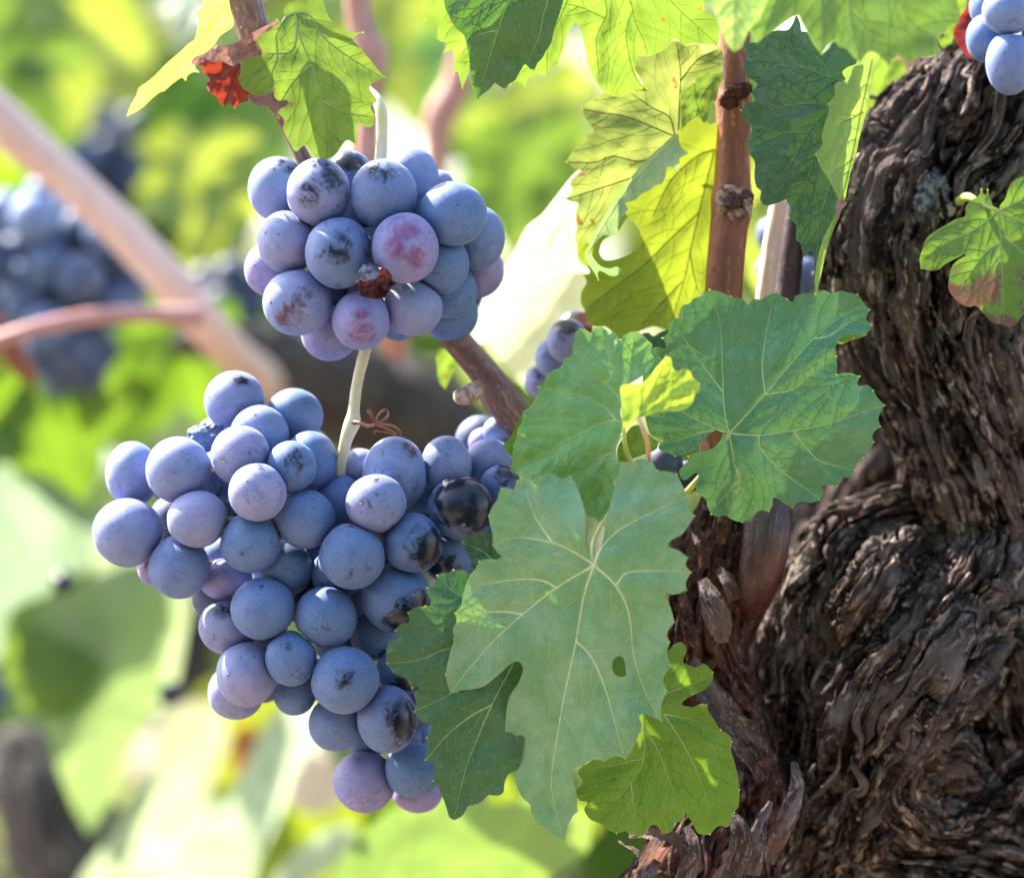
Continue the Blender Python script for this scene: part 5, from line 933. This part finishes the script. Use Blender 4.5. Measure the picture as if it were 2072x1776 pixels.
def far_trunk(label, P, s):
    t = thing('grapevine', label, 'grapevine', U(*P[-1][:3]))
    V, F, B = tube(P, 160, 90, bark_disp(s, .5, 60)); mesh_obj('trunk', V, F, BARKF, t, attrs={'bco': B}); return t
far_trunk('blurred grey brown vine trunk arching behind the gap between the two bunches', [(380, 690, .42, 34), (500, 700, .46, 46), (600, 745, .54, 84), (720, 800, .60, 112), (850, 850, .60, 112), (930, 960, .60, 90), (960, 1300, .60, 100), (940, 2000, .48, 120), (920, 3500, .52, 150), (910, 5200, .56, 170)], 12.)
far_trunk('blurred dark grey brown vine trunk in the bottom left corner', [(20, 1480, .48, 40), (60, 1560, .48, 90), (120, 1680, .48, 120), (200, 1850, .48, 130), (260, 2600, .5, 130), (280, 5000, .6, 140)], 15.)
far_trunk('dark blurred vine trunk section showing below the left end of the lower bunch', [(440, 1130, .68, 40), (395, 1250, .68, 44), (385, 1350, .68, 48), (420, 1500, .70, 50), (470, 1900, .72, 60), (450, 4600, .75, 80)], 18.)

def generic_outline(seed):
    r = random.Random(seed); P = []; n = 150
    lobes = [(0, 1.0, .60), (.95, .86, .52), (-.95, .86, .52), (1.95, .66, .52), (-1.95, .66, .52), (2.6, .5, .4), (-2.6, .5, .4)]
    lobes = [(a + r.uniform(-.06, .06), h * r.uniform(.92, 1.06), w_) for a, h, w_ in lobes]
    for i in range(n):
        a = -math.pi + 2 * math.pi * (i + .5) / n; v = .50 if abs(a) < 2.5 else .16
        for la, h, w_ in lobes:
            v = max(v, h * max(0, 1 - abs(a - la) / w_ * .55) ** .8) if abs(a - la) < w_ * 1.8 else v
        v *= 1 + .045 * ((i * 7 % 10) / 10. if i % 5 else 1.4)
        P.append((-math.sin(a) * v, -math.cos(a) * v))
    return P
GM = {}
def bg_mesh(kind):
    if kind in GM: return GM[kind]
    O = np.array(generic_outline(kind)); V = []; F = []
    rings = 9
    for k in range(rings + 1):
        f = k / rings
        for p in O: V.append((p[0] * f, p[1] * f))
    V = np.array(V); n = len(O); a = np.arctan2(-V[:, 0], -V[:, 1]); rr = np.hypot(V[:, 0], V[:, 1])
    z = .16 * fbm(V[:, 0] * 1.6 + kind, V[:, 1] * 1.6, kind, 3) * 2 - (.22 + .1 * (kind % 3)) * rr ** 2
    vg = np.full(len(V), 9.)
    for la in (0, .95, -.95, 1.95, -1.95): vg = np.minimum(vg, np.abs(np.sin((a - la) / 2)) * 2 * rr)
    z = z + .05 * (1 - np.exp(-(vg / .1) ** 2))
    F = [(k * n + i, k * n + (i + 1) % n, (k + 1) * n + (i + 1) % n, (k + 1) * n + i) for k in range(rings) for i in range(n)]
    me = bpy.data.meshes.new('vine_leaf'); W = np.stack([V[:, 0], V[:, 1], z], 1)
    me.from_pydata(W.tolist(), [], F); me.update(); me.polygons.foreach_set('use_smooth', np.ones(len(F), bool))
    at = me.attributes.new('veind', 'FLOAT', 'POINT'); at.data.foreach_set('value', vg.astype(np.float32))
    g = N('background_leaf_%d' % kind)
    col = g.n('ObjectInfo').outputs['Color']; v = g.attr('veind').outputs['Fac']; oc = g.n('TexCoord').outputs['Object']
    lite = g.n('VectorMath', {0: col, 1: (1.5, 1.4, 1.6)}, operation='MULTIPLY').outputs[0]; dk = g.n('VectorMath', {0: col, 1: (.75, .82, .7)}, operation='MULTIPLY').outputs[0]
    c = g.mix(g.ramp(g.noise(oc, 2.2, 4), .4, .65), col, dk); c = g.mix(g.ramp(v, .008, .03, 1, 0), c, lite)
    tc = g.n('VectorMath', {0: c, 1: (1.35, 1.15, .6)}, operation='MULTIPLY').outputs[0]
    p = g.n('BsdfPrincipled', {'Base Color': c, 'Roughness': .42, 'Normal': g.bump(g.noise(oc, 9, 3), .3, .02)}); t = g.n('BsdfTranslucent', {'Color': tc})
    me.materials.append(g.done(g.n('MixShader', {0: .42, 1: p.outputs[0], 2: t.outputs[0]})))
    GM[kind] = me; return me
def bgleaf(label, x, y, d, size, rz, tx=0, ty=0, col=(.12, .25, .04), kind=1, group='blurred background vine leaves'):
    """x,y = leaf base pixel; size px; rz = direction of the tip clockwise from straight down, tx tips the blade back (deg, + shows its top), ty yaws it"""
    o = bpy.data.objects.new('vine_leaf', bg_mesh(kind)); COL.objects.link(o)
    from mathutils import Matrix
    s = size * K * (DIST + d) / DIST
    # local: leaf in XY, tip -Y, z towards the viewer. map local(x,y,z)->world(x,-z... )
    M = Matrix(((1, 0, 0), (0, 0, -1), (0, 1, 0))).to_4x4()
    R = Matrix.Rotation(math.radians(ty), 4, 'Z') @ Matrix.Rotation(math.radians(-tx), 4, 'X') @ Matrix.Rotation(math.radians(rz), 4, 'Y') @ M
    o.matrix_world = Matrix.Translation(U(x, y, d)) @ R @ Matrix.Scale(s, 4)
    o.color = (*col, 1)
    return tag(o, label, 'leaf', group)
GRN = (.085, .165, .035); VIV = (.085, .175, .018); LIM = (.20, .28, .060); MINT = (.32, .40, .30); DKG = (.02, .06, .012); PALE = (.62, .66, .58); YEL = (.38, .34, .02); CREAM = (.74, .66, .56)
BG = [
 ('blurred lime leaf filling the top left corner', 60, -40, .75, 330, -10, 20, 10, LIM, 1),
 ('blurred pale green leaf below the olive cane, upper left', 200, 60, .85, 240, 20, 25, -15, (.30, .38, .10), 2),
 ('blurred vivid green leaf at the left edge above the pale cane', -40, 120, .6, 260, -40, 5, 0, GRN, 3),
 ('blurred dark green leaf right of the upper left dark bunch', 400, 200, .7, 170, 10, -15, 20, DKG, 1),
 ('blurred soft green leaf under the narrow sunlit leaf', 500, 120, .8, 230, -5, 15, -25, (.16, .30, .08), 2),
 ('blurred yellow lime leaf left of the upper bunch', 400, 330, .55, 210, 0, 10, 0, LIM, 3),
 ('blurred green leaf between the pale cane and the upper bunch top', 490, 260, .9, 200, 15, 0, 10, GRN, 1),
 ('vivid green blurred leaf under the left bunches', 60, 740, .42, 300, -18, -10, 0, VIV, 2),
 ('vivid green blurred leaf left of the top grapes of the lower bunch', 350, 660, .45, 260, 28, 0, 15, VIV, 1),
 ('dark green blurred leaf in the gap at the left edge', 40, 860, .5, 160, 0, -20, 0, DKG, 3),
 ('pale mint blurred leaf at the left edge beside the leftmost grapes', -30, 930, .40, 300, -32, 45, 0, MINT, 1),
 ('large hanging mint green blurred leaf pointing down at lower left', 230, 1090, .36, 540, 8, 25, -8, (.26, .36, .21), 2),
 ('green blurred leaf at the left edge under the mint leaves', 20, 1230, .45, 240, 10, 0, 20, GRN, 3),
 ('pale green blurred leaf half behind the leftmost grapes', 300, 1120, .48, 260, 0, 30, 15, MINT, 1),
 ('yellow blurred leaf under the left end of the lower bunch', 470, 1370, .50, 190, -12, 0, 0, (.36, .42, .02), 2),
 ('brown spotted yellow blurred leaf below the lower bunch', 530, 1420, .48, 200, 8, 0, 0, YEL, 3),
 ('cream sunlit blurred leaf left of the brown spotted leaf', 420, 1430, .55, 150, 0, 50, 0, CREAM, 1),
 ('white sunlit blurred leaf in the bottom left, slanting', 330, 1480, .38, 380, 22, 58, 20, PALE, 2),
 ('white sunlit blurred leaf slanting under the lower bunch', 640, 1430, .40, 340, 32, 56, 20, PALE, 1),
 ('cream blurred leaf under the lowest grapes', 680, 1510, .50, 130, 20, 60, 0, CREAM, 3),
 ('lime blurred leaf at the bottom, left of centre', 560, 1560, .45, 260, -20, 0, 0, LIM, 3),
 ('pale mint blurred leaf at the bottom edge, left of centre', 400, 1600, .40, 230, -10, 45, 0, MINT, 1),
 ('grey green blurred leaf curling at the bottom edge', 700, 1640, .36, 200, 50, 40, 10, (.22, .34, .16), 2),
 ('broad soft green blurred leaf across the bottom, under the front leaves', 860, 1560, .20, 420, -68, 22, 0, (.13, .32, .05), 2),
 ('broad soft green blurred leaf under the lowest grapes at the bottom', 880, 1600, .26, 330, 40, 25, 0, (.12, .28, .06), 1),
 ('bright yellow blurred leaf at top centre between the pink canes', 830, 20, .9, 240, 0, 10, 0, LIM, 3),
 ('soft green blurred leaf behind the mauve cane', 980, 120, .8, 240, -10, 15, 20, (.14, .30, .08), 1),
 ('yellow green blurred leaf right of the mauve cane', 1080, 200, .65, 230, 10, 5, 0, LIM, 2),
 ('green blurred leaf behind the right side of the upper bunch', 1060, 330, .6, 240, -5, -5, 10, GRN, 3),
 ('pale blurred leaf under the point of the dark hanging leaf', 1150, 120, .8, 240, -5, 35, 0, PALE, 1),
 ('lime blurred leaf between the two upright canes', 1560, 380, .25, 220, 0, 0, 0, LIM, 1),
 ('mint blurred leaf top left of the narrow sunlit leaf', 420, -30, .5, 160, 20, 40, 0, MINT, 3),
 ('green blurred leaf behind the middle of the gap, left of the brown cane', 1010, 560, .55, 230, 5, 30, 0, (.25, .38, .1), 2),
]
for b in [q for q in BG if q[2] < 900]:
    bgleaf(b[0], *b[1:5], b[5], b[6], b[7], b[8], b[9])
TR = [  # traced blurred leaves: label, outline (px), d, base, second, translucent, (tilt)
 ('pale mint blurred leaf at the left edge beside the leftmost grapes', [(-60, 950), (60, 950), (150, 1000), (195, 1070), (175, 1150), (115, 1180), (60, 1250), (0, 1330), (-60, 1360)], .34, (.19, .32, .24), (.14, .26, .15), (.28, .38, .22), (-.1, -.6)),
 ('large hanging green blurred leaf with a pointed tip at lower left', [(120, 1200), (200, 1165), (280, 1140), (345, 1200), (355, 1260), (335, 1330), (315, 1420), (280, 1490), (245, 1560), (212, 1640), (180, 1688, 1), (150, 1630), (112, 1540), (72, 1430), (25, 1390), (18, 1300), (60, 1240)], .33, (.15, .29, .11), (.23, .36, .19), (.30, .42, .12), (.1, -.5)),
 ('vivid green blurred leaf behind the left flank of the hanging leaf', [(20, 1240), (120, 1200), (200, 1200), (220, 1330), (150, 1450), (60, 1440), (10, 1380)], .325, (.10, .21, .03), (.08, .17, .03), (.26, .38, .04), (0, 0)),
 ('pale green blurred leaf half behind the leftmost grapes', [(190, 1040), (260, 1060), (380, 1150), (370, 1300), (340, 1420), (300, 1440), (260, 1300), (200, 1200)], .40, (.28, .40, .24), (.22, .34, .18), (.5, .6, .3), (.2, -.7)),
 ('yellow green blurred leaf under the left end of the lower bunch', [(380, 1440), (420, 1380), (500, 1360), (620, 1420), (600, 1540), (560, 1620), (480, 1640), (420, 1560)], .50, (.24, .28, .03), (.20, .26, .03), (.42, .48, .02), (0, 0)),
 ('small orange brown blurred leaf below the lower bunch', [(475, 1480), (510, 1470), (522, 1530), (505, 1585), (480, 1570), (470, 1520)], .40, (.16, .05, .015), (.12, .035, .01), (.3, .08, .02), (0, 0)),
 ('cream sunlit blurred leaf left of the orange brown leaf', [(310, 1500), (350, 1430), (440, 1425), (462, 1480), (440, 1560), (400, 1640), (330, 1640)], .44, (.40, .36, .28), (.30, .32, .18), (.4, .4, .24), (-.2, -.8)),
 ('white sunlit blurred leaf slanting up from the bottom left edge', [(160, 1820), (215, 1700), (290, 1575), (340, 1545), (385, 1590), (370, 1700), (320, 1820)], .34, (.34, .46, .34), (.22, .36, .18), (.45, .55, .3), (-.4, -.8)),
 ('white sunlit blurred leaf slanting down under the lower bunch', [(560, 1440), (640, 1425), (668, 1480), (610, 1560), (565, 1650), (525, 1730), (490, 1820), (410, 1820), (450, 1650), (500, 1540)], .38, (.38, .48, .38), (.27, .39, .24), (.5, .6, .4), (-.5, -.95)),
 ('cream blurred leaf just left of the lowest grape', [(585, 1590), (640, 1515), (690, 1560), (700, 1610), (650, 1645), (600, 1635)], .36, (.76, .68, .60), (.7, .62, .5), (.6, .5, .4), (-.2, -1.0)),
 ('lime blurred leaf at the bottom left of the grey curling leaf', [(380, 1660), (460, 1590), (600, 1560), (720, 1620), (720, 1720), (600, 1830), (400, 1830)], .42, (.20, .28, .02), (.16, .26, .02), (.40, .50, .02), (0, -.1)),
 ('pale mint blurred leaf at the bottom edge, left of centre', [(300, 1700), (380, 1620), (480, 1640), (520, 1720), (470, 1830), (300, 1830)], .36, (.36, .48, .38), (.28, .42, .26), (.4, .5, .3), (-.1, -.7)),
 ('grey mint blurred leaf curling at the bottom edge', [(545, 1800), (600, 1720), (680, 1670), (720, 1680), (690, 1740), (620, 1790), (580, 1850)], .32, (.34, .44, .34), (.26, .38, .24), (.4, .5, .3), (-.3, -.9)),
 ('broad soft green blurred leaf across the bottom under the front leaves', [(660, 1800), (720, 1700), (790, 1640), (900, 1600), (1010, 1630), (1100, 1600), (1195, 1650, 1), (1190, 1720), (1120, 1770), (1060, 1840), (700, 1850)], .22, (.13, .27, .09), (.19, .32, .12), (.24, .36, .06), (.1, -.6)),
 ('lime tipped blurred leaf behind the point of the large front leaf', [(1000, 1560), (1100, 1590), (1210, 1640), (1205, 1700), (1100, 1740), (1000, 1700)], .26, (.22, .32, .03), (.16, .28, .03), (.38, .48, .03), (0, -.1)),
]
for i, (lb_, P, d_, c1_, c2_, tc_, tl) in enumerate(TR):
    make_leaf(lb_, 'D', P, [], d_ + (.10 if d_ > .3 else 0), leaf_mat('blurred_leaf_%d' % i, c1_, c2_, tc_, tr=.4, rough=.45, dust=.1, edge=c1_), VG, group='blurred background vine leaves', seed=60 + i, wave=14, cup=10, tilt=tl, spacing=11)
# far foliage mass, soil
def foliage(name, n, box, size, cols, seed):
    r = np.random.default_rng(seed); O = np.array(generic_outline(5))[::6]; m = len(O)
    V = np.zeros((n, m + 1, 3)); c = np.stack([r.uniform(*box[0], n), r.uniform(*box[1], n), r.uniform(*box[2], n)], 1)
    # clumps
    k = fbm(c[:, 0] * 1.6, c[:, 1] * 1.6, c[:, 2] * 2.6, 3) > -.12; c = c[k]; n = len(c); V = V[:n]
    from mathutils import Euler
    S_ = r.uniform(*size, n)
    for i in range(n):
        M = np.array(Euler((r.uniform(-.9, 1.2) + .3, r.uniform(-.7, .7), r.uniform(0, 6.28))).to_matrix())
        L = np.c_[O * S_[i], -.25 * S_[i] * (O ** 2).sum(1)]; L = np.vstack([[0, 0, 0], L])
        L = np.stack([L[:, 0], -L[:, 2], L[:, 1]], 1) if r.random() < .5 else L
        V[i] = L @ M.T + c[i]
    F = []
    for i in range(n):
        o = i * (m + 1); F += [(o, o + 1 + j, o + 1 + (j + 1) % m) for j in range(m)]
    hue = np.repeat(r.random(n), m + 1)
    g = N('foliage'); h = g.attr('hue').outputs['Fac']
    cr = g.n('ValToRGB', {0: h}); e = cr.color_ramp; e.interpolation = 'CONSTANT'
    e.elements[0].color = (*cols[0], 1); e.elements[1].position = 1 / len(cols); e.elements[1].color = (*cols[1], 1)
    for q in range(2, len(cols)): x_ = e.elements.new(q / len(cols)); x_.color = (*cols[q], 1)
    p = g.n('BsdfPrincipled', {'Base Color': cr.outputs[0], 'Roughness': .45}); tc = g.n('VectorMath', {0: cr.outputs[0], 1: (1.4, 1.2, .55)}, operation='MULTIPLY').outputs[0]
    t = g.n('BsdfTranslucent', {'Color': tc})
    mt = g.done(g.n('MixShader', {0: .45, 1: p.outputs[0], 2: t.outputs[0]}))
    o = mesh_obj(name, V.reshape(-1, 3), F, mt, loc=(0, 0, 0), attrs={'hue': hue}); o['kind'] = 'stuff'; o['label'] = 'mass of green vine leaves, ' + ('blurred far behind the bunches' if box[1][0] > 0 else 'unseen row added behind the camera for shade'); o['category'] = 'foliage'
    return o
foliage('background_foliage', 9000, ((-1.6, 1.6), (1.0, 3.2), (.05, 1.25)), (.04, .08), [GRN, LIM, DKG, VIV, (.2, .32, .05), MINT], 3)
foliage('unseen_shading_foliage', 9000, ((-3.6, 3.6), (-3.3, -1.95), (.05, 2.1)), (.06, .10), [GRN, (.05, .11, .02), DKG, GRN, (.08, .15, .03), VIV], 9)  # unseen row, added behind the camera to shade off the low sky
def soil():
    g = N('soil'); oc = g.n('TexCoord').outputs['Object']; a = g.noise(oc, 3, 8, .65); b = g.noise(oc, 40, 5, .7)
    c = g.mix(g.ramp(a, .4, .6), (.17, .125, .09), (.25, .195, .15)); c = g.mix(g.ramp(b, .5, .7), c, (.10, .07, .05))
    m = g.done(g.n('BsdfPrincipled', {'Base Color': c, 'Roughness': .9, 'Normal': g.bump(b.outputs[0], .8, .02)}))
    n = 120; xs = np.sign(np.linspace(-1, 1, n)) * np.abs(np.linspace(-1, 1, n)) ** 3 * 150
    X, Y = np.meshgrid(xs, xs); Z = .03 * fbm(X * 1.3, Y * 1.3, 0, 4) * (np.hypot(X, Y) < 30)
    V = np.stack([X, Y, Z], -1).reshape(-1, 3); F = [(i * n + j, i * n + j + 1, (i + 1) * n + j + 1, (i + 1) * n + j) for i in range(n - 1) for j in range(n - 1)]
    o = mesh_obj('ground', V, F, m, loc=(0, 0, 0)); o['kind'] = 'structure'
soil()
